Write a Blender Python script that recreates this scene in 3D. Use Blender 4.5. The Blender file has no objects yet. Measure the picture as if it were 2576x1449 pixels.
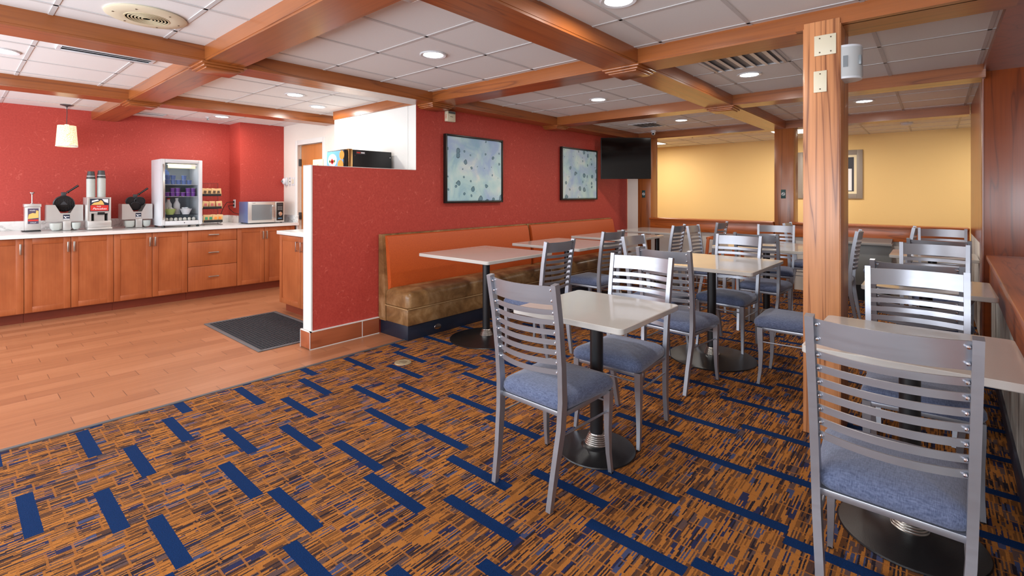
import bpy, bmesh, math, random
from mathutils import Vector, Matrix
R = math.radians
random.seed(7)
scn = bpy.context.scene
COL = scn.collection

# ------------------------------------------------------------------ camera
cd = bpy.data.cameras.new('camera'); cam = bpy.data.objects.new('camera', cd); COL.objects.link(cam)
cam.location = (0, 0, 1.33); cam.rotation_euler = (R(90), 0, R(40.9 - 90))
cd.sensor_width = 36; cd.lens = 1229 / 2576 * 36; cd.shift_y = (488 - 724.5) / 2576; cd.clip_start = .02
scn.camera = cam
# ------------------------------------------------------------------ world, exposure
w = bpy.data.worlds.new('world'); scn.world = w; w.use_nodes = True
w.node_tree.nodes['Background'].inputs[0].default_value = (.75, .86, 1, 1)
w.node_tree.nodes['Background'].inputs[1].default_value = 1.6
scn.view_settings.view_transform = 'Standard'; scn.view_settings.look = 'None'
scn.view_settings.exposure = 0.0; scn.view_settings.gamma = 1; scn.view_settings.use_curve_mapping = False

def lamp(name, typ, loc, rot, energy, color, size=None, sy=None, spread=None):
    l = bpy.data.lights.new(name, typ); l.energy = energy; l.color = color
    if typ == 'AREA':
        l.shape = 'RECTANGLE' if sy else 'DISK'; l.size = size
        if sy: l.size_y = sy
        if spread: l.spread = R(spread)
    o = bpy.data.objects.new(name, l); COL.objects.link(o); o.location = loc; o.rotation_euler = rot
    return o
# daylight through assumed, unseen windows in the wall behind the camera (wall at x = -1.7)
ASSUMED_WIN = [(-1.1, .5), (1.2, 2.8), (3.4, 5.0), (5.6, 7.2)]
for i, (a, b) in enumerate(ASSUMED_WIN):
    lamp('window_daylight', 'AREA', (-1.66, (a + b) / 2, 1.35), (0, R(-101), 0), (88, 82, 68, 78)[i], (.86, .93, 1), 1.5, b - a)  # area lamps added to stand in for daylight from assumed windows out of view
# ------------------------------------------------------------------ materials
def lin(c):
    c /= 255.
    return c / 12.92 if c <= .04045 else ((c + .055) / 1.055) ** 2.4
def rgb(r, g, b): return (lin(r), lin(g), lin(b), 1)
class NT:
    def __init__(s, name):
        s.m = bpy.data.materials.new(name); s.m.use_nodes = True; s.t = s.m.node_tree
        s.p = s.t.nodes['Principled BSDF']
    def n(s, typ, ins=None, **kw):
        nd = s.t.nodes.new(typ)
        for k, v in kw.items(): setattr(nd, k, v)
        for k, v in (ins or {}).items():
            if isinstance(v, tuple) and len(v) == 2 and hasattr(v[0], 'outputs'): s.t.links.new(v[0].outputs[v[1]], nd.inputs[k])
            elif hasattr(v, 'outputs'): s.t.links.new(v.outputs[0], nd.inputs[k])
            else: nd.inputs[k].default_value = v
        return nd
    def math(s, op, a, b=0., c=None, clamp=False):
        d = {0: a, 1: b}
        if c is not None: d[2] = c
        return s.n('ShaderNodeMath', d, operation=op, use_clamp=clamp)
    def mix(s, f, a, b, bt='MIX'):
        nd = s.n('ShaderNodeMix', {}, data_type='RGBA', blend_type=bt)
        for i, v in ((0, f), (6, a), (7, b)):
            if isinstance(v, tuple) and len(v) == 2 and hasattr(v[0], 'outputs'): s.t.links.new(v[0].outputs[v[1]], nd.inputs[i])
            elif hasattr(v, 'outputs'): s.t.links.new(v.outputs[2] if v.bl_idname == 'ShaderNodeMix' else v.outputs[0], nd.inputs[i])
            else: nd.inputs[i].default_value = v
        return nd
    def ramp(s, f, stops, interp='LINEAR'):
        nd = s.n('ShaderNodeValToRGB', {0: f}); cr = nd.color_ramp; cr.interpolation = interp
        while len(cr.elements) < len(stops): cr.elements.new(.5)
        for e, (p, c) in zip(cr.elements, stops): e.position = p; e.color = c if len(c) == 4 else (*c, 1)
        return nd
    def coord(s, scale=(1, 1, 1), loc=(0, 0, 0), rot=(0, 0, 0)):
        tc = s.n('ShaderNodeTexCoord')
        return s.n('ShaderNodeMapping', {0: (tc, 3), 1: loc, 2: rot, 3: scale})
    def noise(s, v, scale, detail=2, rough=.5, dist=0):
        return s.n('ShaderNodeTexNoise', {'Vector': v, 'Scale': scale, 'Detail': detail, 'Roughness': rough, 'Distortion': dist})
    def color(s, v):
        if hasattr(v, 'outputs'): s.t.links.new(v.outputs[2] if v.bl_idname == 'ShaderNodeMix' else v.outputs[0], s.p.inputs['Base Color'])
        else: s.p.inputs['Base Color'].default_value = v
    def bump(s, h, strength=.3, dist=.002):
        b = s.n('ShaderNodeBump', {'Height': h, 'Strength': strength, 'Distance': dist})
        s.t.links.new(b.outputs[0], s.p.inputs['Normal'])
def plain(name, col, rough=.5, metal=0., spec=.5, emit=None, es=0, coat=0, var=0):
    m = NT(name); m.color(col); m.p.inputs['Roughness'].default_value = rough; m.p.inputs['Metallic'].default_value = metal
    m.p.inputs['Specular IOR Level'].default_value = spec; m.p.inputs['Coat Weight'].default_value = coat
    if var:
        n = m.noise(m.coord(), 6, 4); m.color(m.mix(m.ramp(n, [(.3, (0, 0, 0)), (.7, (1, 1, 1))]), col, tuple(min(1, c * (1 + var)) for c in col[:3]) + (1,)))
    if emit: m.p.inputs['Emission Color'].default_value = emit; m.p.inputs['Emission Strength'].default_value = es
    return m.m
def wood(name, axis, light, dark, rough=.3, coat=.3, k=14, cross=4.2, along=.22, dens=.6):
    m = NT(name)
    sc = [cross] * 3; sc['xyz'.index(axis)] = along
    n = m.noise(m.coord(tuple(sc)), 1.0, 3, .45, .3)
    pp = m.math('PINGPONG', m.math('MULTIPLY', n, k), 1.0)
    lines = m.ramp(pp, [(0, (1, 1, 1)), (.12, (.3,) * 3), (.5, (0, 0, 0))])
    sf = [70] * 3; sf['xyz'.index(axis)] = 1.6
    st = m.noise(m.coord(tuple(sf)), 1.0, 3, .6)
    big = m.noise(m.coord((1.5, 1.5, 1.5)), 1.0, 2)
    f = m.math('ADD', m.math('MULTIPLY', lines, dens), m.math('MULTIPLY', m.math('SUBTRACT', st, .45), .9), clamp=True)
    c = m.mix(f, light, dark)
    hv = m.math('ADD', m.math('MULTIPLY', big, .5), .75)
    hs = m.n('ShaderNodeHueSaturation', {'Value': hv}); m.t.links.new(c.outputs[2], hs.inputs['Color'])
    m.color(hs); m.p.inputs['Roughness'].default_value = rough; m.p.inputs['Coat Weight'].default_value = coat; m.p.inputs['Coat Roughness'].default_value = .2
    m.bump(f, .08, .001)
    return m.m
WL, WD = rgb(156, 88, 40), rgb(90, 42, 18)
M = {}
for a in 'xyz': M['wood_' + a] = wood('stained_oak_' + a, a, WL, WD)
M['post'] = wood('honey_oak', 'z', rgb(206, 140, 92), rgb(112, 58, 34), .4, .2, 16, 6.5, .3, .8)
M['panel'] = wood('dark_cherry_panel', 'z', rgb(142, 66, 24), rgb(84, 32, 10), .3, .3, 14, 3, .5)
for a in 'xyz': M['rail_' + a] = wood('oak_rail_' + a, a, rgb(186, 98, 42), rgb(112, 50, 20), .35, .3, 14, 5, .5)
M['door_wood'] = wood('maple_door', 'z', rgb(196, 122, 62), rgb(164, 92, 42), .4, .1, 8, 2.5, .3, .3)

def cabinet_mat():
    m = NT('cherry_cabinet'); n = m.noise(m.coord((3, 3, 1.4)), 1.2, 4, .6); s = m.noise(m.coord((90, 90, 2)), 1, 2)
    f = m.math('ADD', m.math('MULTIPLY', n, .8), m.math('MULTIPLY', s, .25))
    m.color(m.ramp(f, [(.25, rgb(138, 68, 34)), (.55, rgb(168, 92, 50)), (.8, rgb(186, 110, 66))])); m.p.inputs['Roughness'].default_value = .38
    return m.m
M['cab'] = cabinet_mat()
M['kick'] = plain('cherry_toe_kick', rgb(112, 44, 22), .5, var=.2)
def red_wall():
    m = NT('red_wallpaper'); co = m.coord()
    n = m.noise(co, 9, 1.5, .5, .4)
    l = m.ramp(m.math('ABSOLUTE', m.math('SUBTRACT', n, .5)), [(0, (1, 1, 1)), (.006, (1, 1, 1)), (.012, (0, 0, 0))])
    mk = m.ramp(m.noise(co, 22, 1), [(.52, (0, 0, 0)), (.6, (1, 1, 1))])
    mo = m.ramp(m.noise(m.coord((60, 60, 60)), 1, 3), [(.3, (0, 0, 0)), (.7, (1, 1, 1))])
    base = m.mix(mo, rgb(168, 54, 44), rgb(182, 66, 54))
    m.color(m.mix(m.math('MULTIPLY', m.math('MULTIPLY', l, mk), .55), base, rgb(206, 98, 84)))
    m.p.inputs['Roughness'].default_value = .62; m.bump(mo, .15, .0006)
    return m.m
M['red'] = red_wall()
def paint(name, col, b=.05):
    m = NT(name); n = m.noise(m.coord(), 90, 3); m.color(m.mix(n, col, tuple(c * .95 for c in col[:3]) + (1,)))
    m.p.inputs['Roughness'].default_value = .65; m.bump(n, b, .001); return m.m
M['white'] = paint('white_paint', rgb(222, 221, 217)); M['offwhite'] = paint('warm_white_paint', rgb(226, 218, 208))
M['yellow'] = paint('yellow_paint', rgb(236, 200, 134)); M['ceil'] = paint('ceiling_tile', rgb(228, 228, 228), .2)
M['grid'] = plain('ceiling_grid', rgb(196, 194, 194), .6, var=.03)
def floor_tile():
    m = NT('plank_floor_tile'); tc = m.n('ShaderNodeTexCoord'); sp = m.n('ShaderNodeSeparateXYZ', {0: (tc, 3)})
    x, y = (sp, 0), (sp, 1)
    ry = m.math('DIVIDE', m.math('SUBTRACT', y, 3.765), .132); row = m.math('FLOOR', ry); fy = m.math('FRACT', ry)
    ux = m.math('DIVIDE', m.math('ADD', m.math('SUBTRACT', x, .477), m.math('MULTIPLY', row, .1475)), .59)
    fx = m.math('FRACT', ux); ix = m.math('FLOOR', ux)
    gx = m.math('LESS_THAN', fx, .007); gy = m.math('LESS_THAN', fy, .022)
    wn = m.n('ShaderNodeTexWhiteNoise', {'Vector': m.n('ShaderNodeCombineXYZ', {0: ix, 1: row})}, noise_dimensions='2D')
    st = m.noise(m.coord((1.6, 60, 1)), 1, 3, .6)
    f = m.math('ADD', m.math('MULTIPLY', wn, .35), m.math('MULTIPLY', st, .75))
    c = m.ramp(f, [(.2, rgb(140, 88, 60)), (.55, rgb(166, 110, 76)), (.9, rgb(182, 126, 92))])
    g = m.math('ADD', m.math('MULTIPLY', gx, .75), m.math('MULTIPLY', gy, .3), clamp=True)
    m.color(m.mix(g, c, rgb(92, 58, 44))); m.p.inputs['Roughness'].default_value = .34
    m.bump(m.math('SUBTRACT', 1., g), .2, .001)
    return m.m
M['tile'] = floor_tile()
def carpet():
    m = NT('patterned_carpet'); tc = m.n('ShaderNodeTexCoord')
    wob = m.noise((tc, 3), 120, 2); wv = m.n('ShaderNodeVectorMath', {0: (wob, 1), 1: (.5, .5, .5)}, operation='SUBTRACT')
    wv2 = m.n('ShaderNodeVectorMath', {0: wv, 3: .0045}, operation='SCALE'); pos = m.n('ShaderNodeVectorMath', {0: (tc, 3), 1: wv2}, operation='ADD')
    sp = m.n('ShaderNodeSeparateXYZ', {0: pos}); x, y = (sp, 0), (sp, 1)
    def wn(a, b):
        return m.n('ShaderNodeTexWhiteNoise', {'Vector': m.n('ShaderNodeCombineXYZ', {0: a, 1: b})}, noise_dimensions='2D')
    fl = lambda v: m.math('FLOOR', v)
    # blocks
    by = m.math('DIVIDE', y, .036); iy = fl(by)
    off = wn(fl(m.math('DIVIDE', y, .108)), 3.)
    bx = m.math('ADD', m.math('DIVIDE', x, .074), m.math('MULTIPLY', off, 3)); ix = fl(bx)
    blk = wn(ix, iy)
    # fine yarn lines running along x
    sy = fl(m.math('DIVIDE', y, .0056)); so = wn(sy, 9.)
    sx = fl(m.math('ADD', m.math('DIVIDE', x, .085), m.math('MULTIPLY', so, 7)))
    yarn = wn(sx, sy)
    tone = m.ramp(blk, [(0, rgb(42, 44, 76)), (.14, rgb(92, 70, 66)), (.34, rgb(98, 62, 38)), (.6, rgb(124, 78, 40)), (.78, rgb(78, 54, 46)), (.92, rgb(66, 72, 104))], 'CONSTANT')
    c1 = m.mix(m.math('GREATER_THAN', yarn, .60), tone, rgb(168, 106, 48))
    dark = m.mix(m.math('LESS_THAN', yarn, .13), c1, rgb(40, 32, 40))
    sepx = m.math('LESS_THAN', m.math('FRACT', bx), .1)
    keep = m.math('GREATER_THAN', wn(ix, fl(m.math('DIVIDE', y, .216))), .3)
    c2 = m.mix(m.math('MULTIPLY', m.math('MULTIPLY', sepx, keep), .75), dark, rgb(158, 98, 44))
    # blue bars
    bars = [(.22, 3.05), (.45, 2.83), (.556, 2.43), (.625, 3.21), (.49, 3.62), (.04, 3.447), (.08, 2.655), (.148, 2.253)]
    tot = None
    for bx0, by1 in bars:
        ax = m.math('LESS_THAN', m.math('FRACT', m.math('DIVIDE', m.math('ADD', x, -(bx0 - .028) + 8.1), .81)), .056 / .81)
        ay = m.math('LESS_THAN', m.math('FRACT', m.math('DIVIDE', m.math('ADD', y, -(by1 - .40) + 15.9), 1.59)), .40 / 1.59)
        v = m.math('MULTIPLY', ax, ay); tot = v if tot is None else m.math('MAXIMUM', tot, v)
    sn = m.noise((tc, 3), 260, 2, .7)
    blue = m.mix(sn, rgb(2, 28, 66), rgb(8, 50, 100))
    c3 = m.mix(tot, c2, blue)
    sh = m.math('ADD', m.math('MULTIPLY', sn, .7), .62)
    hs = m.n('ShaderNodeHueSaturation', {'Value': sh}); m.t.links.new(c3.outputs[2], hs.inputs['Color'])
    m.color(hs); m.p.inputs['Roughness'].default_value = .95; m.p.inputs['Specular IOR Level'].default_value = .15
    m.bump(m.math('ADD', sn, m.math('MULTIPLY', yarn, .4)), .8, .003)
    return m.m
M['carpet'] = carpet()
def metal(name, col, rough, mt=1.0, var=.0):
    m = NT(name); n = m.noise(m.coord((4, 4, 60)), 1, 2); m.color(col); m.p.inputs['Metallic'].default_value = mt
    m.t.links.new(m.math('ADD', m.math('MULTIPLY', n, .12), rough - .06).outputs[0], m.p.inputs['Roughness']); return m.m
M['silver'] = metal('silver_powder_coat', rgb(166, 168, 176), .36, .75)
M['steel'] = metal('brushed_stainless', rgb(206, 204, 200), .34, .55)
M['chrome'] = metal('chrome', rgb(225, 225, 228), .12)
M['nickel'] = metal('satin_nickel', rgb(190, 186, 180), .3)
M['brass'] = metal('bronze_trim', rgb(190, 150, 100), .3)
M['black_metal'] = plain('black_powder_coat', rgb(22, 23, 26), .38, 0, .6)
def cast():
    m = NT('textured_black_cast_iron'); m.color(rgb(20, 20, 22)); m.p.inputs['Roughness'].default_value = .33
    m.bump(m.noise(m.coord(), 240, 2), .35, .001); return m.m
M['iron'] = cast()
M['black'] = plain('black_plastic', rgb(16, 16, 18), .45); M['blackgloss'] = plain('black_glass', rgb(8, 8, 9), .08, 0, .5)
M['whiteplastic'] = plain('white_plastic', rgb(212, 214, 218), .35); M['cream'] = plain('cream_plastic', rgb(216, 206, 180), .45)
M['laminate'] = plain('grey_laminate_top', rgb(190, 186, 180), .13, coat=.3, var=.04)
M['edge'] = plain('grey_laminate_edge', rgb(150, 146, 142), .4)
M['quartz'] = plain('white_quartz', rgb(232, 234, 232), .15, var=.02)
def marble():
    m = NT('veined_marble'); n = m.noise(m.coord((1, 1, 1)), 3, 5, .6, 1.2)
    m.color(m.ramp(m.math('ABSOLUTE', m.math('SUBTRACT', n, .5)), [(0, rgb(188, 186, 182)), (.03, rgb(220, 219, 215)), (.1, rgb(230, 229, 225))])); m.p.inputs['Roughness'].default_value = .2; return m.m
M['marble'] = marble()
def fabric(name, a, b, sc=420, rough=.9, sheen=.3):
    m = NT(name); n1 = m.noise(m.coord((sc, sc * .12, sc * .3)), 1, 2); n2 = m.noise(m.coord((sc * .12, sc, sc * .3)), 1, 2)
    f = m.math('MULTIPLY', m.math('ADD', n1, n2), .5); m.color(m.ramp(f, [(.35, a), (.62, b)])); m.p.inputs['Roughness'].default_value = rough
    m.p.inputs['Sheen Weight'].default_value = sheen; m.bump(f, .3, .001); return m.m
M['seat'] = fabric('blue_grey_upholstery', rgb(62, 72, 100), rgb(98, 108, 136))
M['orange'] = fabric('orange_upholstery', rgb(176, 70, 18), rgb(194, 84, 26), 600, .55, 0)
def leather():
    m = NT('mottled_brown_vinyl'); n = m.noise(m.coord((1, 1, 1)), 5.5, 5, .62, .4)
    m.color(m.ramp(n, [(.3, rgb(92, 62, 34)), (.5, rgb(134, 98, 60)), (.72, rgb(172, 138, 98))])); m.p.inputs['Roughness'].default_value = .33; return m.m
M['vinyl'] = leather()
M['base_black'] = plain('black_laminate_plinth', rgb(26, 32, 46), .4, var=.3)
M['rubber'] = plain('grey_black_rubber', rgb(44, 48, 54), .6); M['rubber_edge'] = plain('grey_rubber_border', rgb(92, 90, 92), .6)
def greywall():
    m = NT('grey_streaked_wallpaper'); n = m.noise(m.coord((9, 9, 1.2)), 1, 5, .65, .5)
    m.color(m.ramp(n, [(.3, rgb(120, 120, 118)), (.5, rgb(176, 174, 168)), (.7, rgb(212, 210, 204))])); m.p.inputs['Roughness'].default_value = .6; return m.m
M['greypaper'] = greywall()
M['lens'] = plain('lit_lamp_lens', (1, 1, 1, 1), .5, emit=(1, .97, .92, 1), es=9)
M['farlens'] = plain('lit_troffer_lens', (1, 1, 1, 1), .5, emit=(1, .95, .85, 1), es=5)
M['frame_black'] = plain('black_frame', rgb(20, 19, 18), .35); M['taupe'] = plain('taupe_frame', rgb(150, 138, 126), .45)
M['mat_cream'] = plain('cream_mat_board', rgb(240, 226, 190), .7)
def art(name, seed):
    m = NT(name); co = m.coord((1, 0, 1), (seed, 0, seed))
    n = m.noise(co, 3.4, 4, .55, .8); n2 = m.noise(m.coord((1, 1, 1), (seed + 9, 3, 1)), 3.2, 4, .6, .5)
    bg = m.mix(m.ramp(n2, [(.42, (0, 0, 0)), (.68, (1, 1, 1))]), m.ramp(n, [(.3, rgb(140, 186, 208)), (.45, rgb(180, 216, 220)), (.58, rgb(198, 226, 226)), (.7, rgb(222, 232, 228))]), rgb(160, 186, 222))
    wob = m.noise(co, 14, 2); wv = m.n('ShaderNodeVectorMath', {0: (wob, 1), 3: .045}, operation='SCALE'); p = m.n('ShaderNodeVectorMath', {0: co, 1: wv}, operation='ADD')
    v = m.n('ShaderNodeTexVoronoi', {'Vector': m.n('ShaderNodeCombineXYZ', {0: (m.n('ShaderNodeSeparateXYZ', {0: p}), 0), 1: (m.n('ShaderNodeSeparateXYZ', {0: p}), 2)}), 'Scale': 8.5, 'Randomness': 1.}, voronoi_dimensions='2D'); hid = m.n('ShaderNodeSeparateColor', {0: (v, 1)})
    rad = m.math('MULTIPLY', m.math('SUBTRACT', m.math('POWER', hid, 2.0), .05), .36)
    ins = m.math('LESS_THAN', (v, 0), rad); rim = m.math('GREATER_THAN', (v, 0), m.math('MULTIPLY', rad, .72))
    blob = m.mix(rim, rgb(92, 132, 150), rgb(52, 88, 104))
    m.color(m.mix(m.math('MULTIPLY', ins, .88), bg, blob)); m.p.inputs['Roughness'].default_value = .35
    return m.m
M['art1'] = art('watercolour_spots_a', 1.3); M['art2'] = art('watercolour_spots_b', 6.1)
def glassmat():
    m = NT('clear_glass'); m.p.inputs['Transmission Weight'].default_value = 1; m.p.inputs['Roughness'].default_value = .02; m.p.inputs['IOR'].default_value = 1.05
    m.color((.95, .98, 1, 1)); return m.m
M['glass'] = glassmat()
def C_(name, r, g, b, rough=.5): M[name] = plain(name, rgb(r, g, b), rough); return M[name]
C_('sticker_red', 206, 50, 40); C_('sticker_navy', 32, 40, 60); C_('sticker_white', 238, 238, 240); C_('waffle_print', 232, 188, 104); C_('plum_print', 84, 70, 92)
C_('purple_pot', 112, 60, 150); C_('blue_pot', 96, 120, 176); C_('egg', 236, 232, 220); C_('green_bowl', 184, 204, 120); C_('kraft', 214, 180, 130); C_('green_print', 60, 160, 120)
C_('brown_print', 96, 78, 58); C_('pink_print', 206, 110, 110); C_('orange_print', 240, 150, 60); C_('cup_white', 192, 196, 190); C_('cup_dark', 66, 66, 66); C_('sky_print', 110, 175, 225)
C_('dark_green', 24, 62, 62); C_('pale_yellow', 250, 232, 170); C_('leaf', 60, 130, 60); C_('mw_blue', 92, 108, 150, .35); C_('grey_door', 120, 126, 130, .3); C_('fridge_inner', 150, 160, 168); C_('graphite', 60, 62, 66, .4)
C_('copper_skin', 190, 120, 70); C_('interior_warm', 250, 230, 190); C_('night_print', 40, 40, 52); C_('cabinet_grey', 122, 122, 118, .35); C_('hc_wood', 196, 96, 36, .4); C_('grey_print', 128, 130, 134)

# ------------------------------------------------------------------ mesh builder
class MB:
    def __init__(s): s.b = bmesh.new()
    def box(s, x0, y0, z0, x1, y1, z1, bev=0., seg=2, rot=None):
        r = bmesh.ops.create_cube(s.b, size=1); vs = r['verts']
        for v in vs: v.co = Vector(((x0 + x1) / 2 + v.co.x * (x1 - x0), (y0 + y1) / 2 + v.co.y * (y1 - y0), (z0 + z1) / 2 + v.co.z * (z1 - z0)))
        if bev:
            es = list({e for v in vs for e in v.link_edges})
            r = bmesh.ops.bevel(s.b, geom=es, offset=bev, segments=seg, profile=.5, affect='EDGES')
            vs = list({v for f in r['faces'] for v in f.verts} | {v for v in vs if v.is_valid})
        if rot is not None:
            c = Vector(((x0 + x1) / 2, (y0 + y1) / 2, (z0 + z1) / 2))
            for v in vs: v.co = c + rot @ (v.co - c)
        return s
    def cyl(s, p0, p1, r0, r1=None, n=20, cap=True):
        p0, p1 = Vector(p0), Vector(p1); r1 = r0 if r1 is None else r1; d = (p1 - p0); q = d.to_track_quat('Z', 'Y')
        a = [s.b.verts.new(p0 + q @ Vector((r0 * math.cos(t), r0 * math.sin(t), 0))) for t in [2 * math.pi * i / n for i in range(n)]]
        b = [s.b.verts.new(p1 + q @ Vector((r1 * math.cos(t), r1 * math.sin(t), 0))) for t in [2 * math.pi * i / n for i in range(n)]]
        for i in range(n): s.b.faces.new((a[i], a[(i + 1) % n], b[(i + 1) % n], b[i]))
        if cap: s.b.faces.new(a[::-1]); s.b.faces.new(b)
        return s
    def lathe(s, prof, c=(0, 0, 0), n=32, mat=None):
        rings = []
        for r, z in prof:
            ring = []
            for i in range(n):
                t = 2 * math.pi * i / n; v = Vector((r * math.cos(t), r * math.sin(t), z))
                if mat is not None: v = mat @ v
                ring.append(s.b.verts.new(v + Vector(c)))
            rings.append(ring)
        for a, b in zip(rings, rings[1:]):
            for i in range(n): s.b.faces.new((a[i], a[(i + 1) % n], b[(i + 1) % n], b[i]))
        s.b.faces.new(rings[0][::-1]); s.b.faces.new(rings[-1]); return s
    def rings(s, loops):
        vs = [[s.b.verts.new(p) for p in l] for l in loops]; n = len(vs[0])
        for a, b in zip(vs, vs[1:]):
            for i in range(n): s.b.faces.new((a[i], a[(i + 1) % n], b[(i + 1) % n], b[i]))
        s.b.faces.new(vs[0][::-1]); s.b.faces.new(vs[-1]); return s
    def prism(s, pts, a, b, plane='xz'):
        def P(p, t): return Vector((p[0], t, p[1])) if plane == 'xz' else (Vector((t, p[0], p[1])) if plane == 'yz' else Vector((p[0], p[1], t)))
        A = [s.b.verts.new(P(p, a)) for p in pts]; B = [s.b.verts.new(P(p, b)) for p in pts]; n = len(pts)
        for i in range(n): s.b.faces.new((A[i], A[(i + 1) % n], B[(i + 1) % n], B[i]))
        s.b.faces.new(A[::-1]); s.b.faces.new(B); return s
    def bar(s, pts, w, d, up=Vector((0, 1, 0))):
        # rectangular bar swept along pts; w along 'up', d across
        loops = []
        for i, p in enumerate(pts):
            p = Vector(p); ww = w[i] if isinstance(w, (list, tuple)) else w; dd = d[i] if isinstance(d, (list, tuple)) else d
            t = (Vector(pts[min(i + 1, len(pts) - 1)]) - Vector(pts[max(i - 1, 0)])).normalized(); sd = t.cross(up).normalized()
            loops.append([p + up * ww / 2 + sd * dd / 2, p - up * ww / 2 + sd * dd / 2, p - up * ww / 2 - sd * dd / 2, p + up * ww / 2 - sd * dd / 2])
        return s.rings(loops)
    def tube(s, pts, r, n=10):
        loops = []; pts = [Vector(p) for p in pts]; prev = None
        for i, p in enumerate(pts):
            t = (pts[min(i + 1, len(pts) - 1)] - pts[max(i - 1, 0)]).normalized()
            u = t.orthogonal().normalized() if prev is None else (prev - t * prev.dot(t)).normalized(); prev = u; v = t.cross(u)
            loops.append([p + r * (u * math.cos(2 * math.pi * k / n) + v * math.sin(2 * math.pi * k / n)) for k in range(n)])
        return s.rings(loops)
    def ball(s, c, r, sc=(1, 1, 1), n=16):
        bmesh.ops.create_uvsphere(s.b, u_segments=n, v_segments=n // 2, radius=r, matrix=Matrix.Translation(c) @ Matrix.Diagonal((*sc, 1))); return s
    def build(s, name, mat, parent=None, smooth=True):
        bmesh.ops.recalc_face_normals(s.b, faces=s.b.faces[:])
        me = bpy.data.meshes.new(name); s.b.to_mesh(me); s.b.free()
        if smooth: me.shade_smooth(); me.set_sharp_from_angle(angle=R(38))
        me.materials.append(M[mat] if isinstance(mat, str) else mat)
        o = bpy.data.objects.new(name, me); COL.objects.link(o)
        if parent: o.parent = parent
        return o
def tag(o, label=None, cat=None, group=None, kind=None):
    if label: o['label'] = label
    if cat: o['category'] = cat
    if group: o['group'] = group
    if kind: o['kind'] = kind
    return o
def thing(name, label, cat, loc=(0, 0, 0), rz=0, group=None):
    o = bpy.data.objects.new(name, None); COL.objects.link(o); o.location = loc; o.rotation_euler = (0, 0, R(rz)); o.empty_display_size = .1
    return tag(o, label, cat, group)
def struct(name, mb, mat): return tag(mb.build(name, mat), kind='structure')
def copy_tree(o, parent=None):
    c = o.copy(); COL.objects.link(c)
    if parent: c.parent = parent
    for ch in list(o.children): copy_tree(ch, c)
    return c
def rr(hx, hy, r, cx=0, cy=0, k=5, trap=0.):
    pts = []
    for sx, sy, a0 in ((1, 1, 0), (-1, 1, 90), (-1, -1, 180), (1, -1, 270)):
        for i in range(k + 1):
            a = R(a0 + 90 * i / k); x = sx * (hx - r) + r * math.cos(a); y = sy * (hy - r) + r * math.sin(a)
            pts.append((cx + x, cy + y * (1 + trap * x / max(hx, 1e-6))))
    return pts
def slab(mb, hx, hy, r, z0, z1, bev, cx=0, cy=0):
    L = []
    for ins, z in ((bev, z0), (0, z0 + bev), (0, z1 - bev), (bev, z1)):
        L.append([Vector((x, y, z)) for x, y in rr(hx - ins, hy - ins, max(r - ins, .001), cx, cy)])
    return mb.rings(L)
def pillow(mb, hx, hy, r, prof, trap=0., cx=0, cy=0, k=6):
    return mb.rings([[Vector((x, y, z)) for x, y in rr(max(hx - i, .004), max(hy - i, .004), max(min(r - i * .6, hx - i, hy - i), .003), cx, cy, k, trap)] for i, z in prof])
def text(name, body, size, parent, loc, rot, mat, ext=.0006, align='CENTER', shear=0):
    cu = bpy.data.curves.new(name, 'FONT'); cu.body = body; cu.size = size; cu.extrude = ext; cu.align_x = align; cu.align_y = 'CENTER'; cu.shear = shear; cu.resolution_u = 3
    t = bpy.data.objects.new(name + '_tmp', cu); COL.objects.link(t); bpy.context.view_layer.update()
    me = bpy.data.meshes.new_from_object(t.evaluated_get(bpy.context.evaluated_depsgraph_get())); bpy.data.objects.remove(t); bpy.data.curves.remove(cu)
    me.materials.clear(); me.materials.append(M[mat]); o = bpy.data.objects.new(name, me); COL.objects.link(o); o.parent = parent; o.location = loc; o.rotation_euler = tuple(R(a) for a in rot)
    return o

ORD = 'first second third fourth fifth sixth seventh eighth ninth tenth eleventh twelfth thirteenth fourteenth fifteenth sixteenth seventeenth eighteenth'.split()
# ------------------------------------------------------------------ room shell
CZ, BZ = 2.355, 2.25
struct('floor_1', MB().box(-1.7, 3.655, -.05, 7.72, 8.05, 0), 'tile')
struct('floor_2', MB().box(-1.7, -2.6, -.05, 10.4, 3.645, 0.0).box(7.72, 3.645, -.05, 10.4, 8.05, 0), 'carpet')
struct('trim_1', MB().box(-1.7, 3.64, -.01, 2.74, 3.665, .006, .002), 'rubber_edge')
struct('ceiling', MB().box(-1.8, -2.7, CZ, 10.5, 8.1, CZ + .08), 'ceil')
g = MB()
k = -7
for i in range(-7, 17):
    x = 2.036 + .551 * i
    if -1.65 < x < 10.3: g.box(x - .011, -2.5, CZ - .004, x + .011, 7.98, CZ + .001)
for i in range(-9, 11):
    y = 2.498 + .551 * i
    if -2.5 < y < 8: g.box(-1.65, y - .011, CZ - .004, 10.3, y + .011, CZ + .001)
struct('trim_2', g, 'grid')
# back wall of the kitchen, with its bumped-out end
struct('wall_kitchen', MB().box(-1.7, 7.9, 0, 2.73, 8.05, CZ).box(2.73, 7.5, 0, 3.35, 8.05, CZ), 'red')
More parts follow.
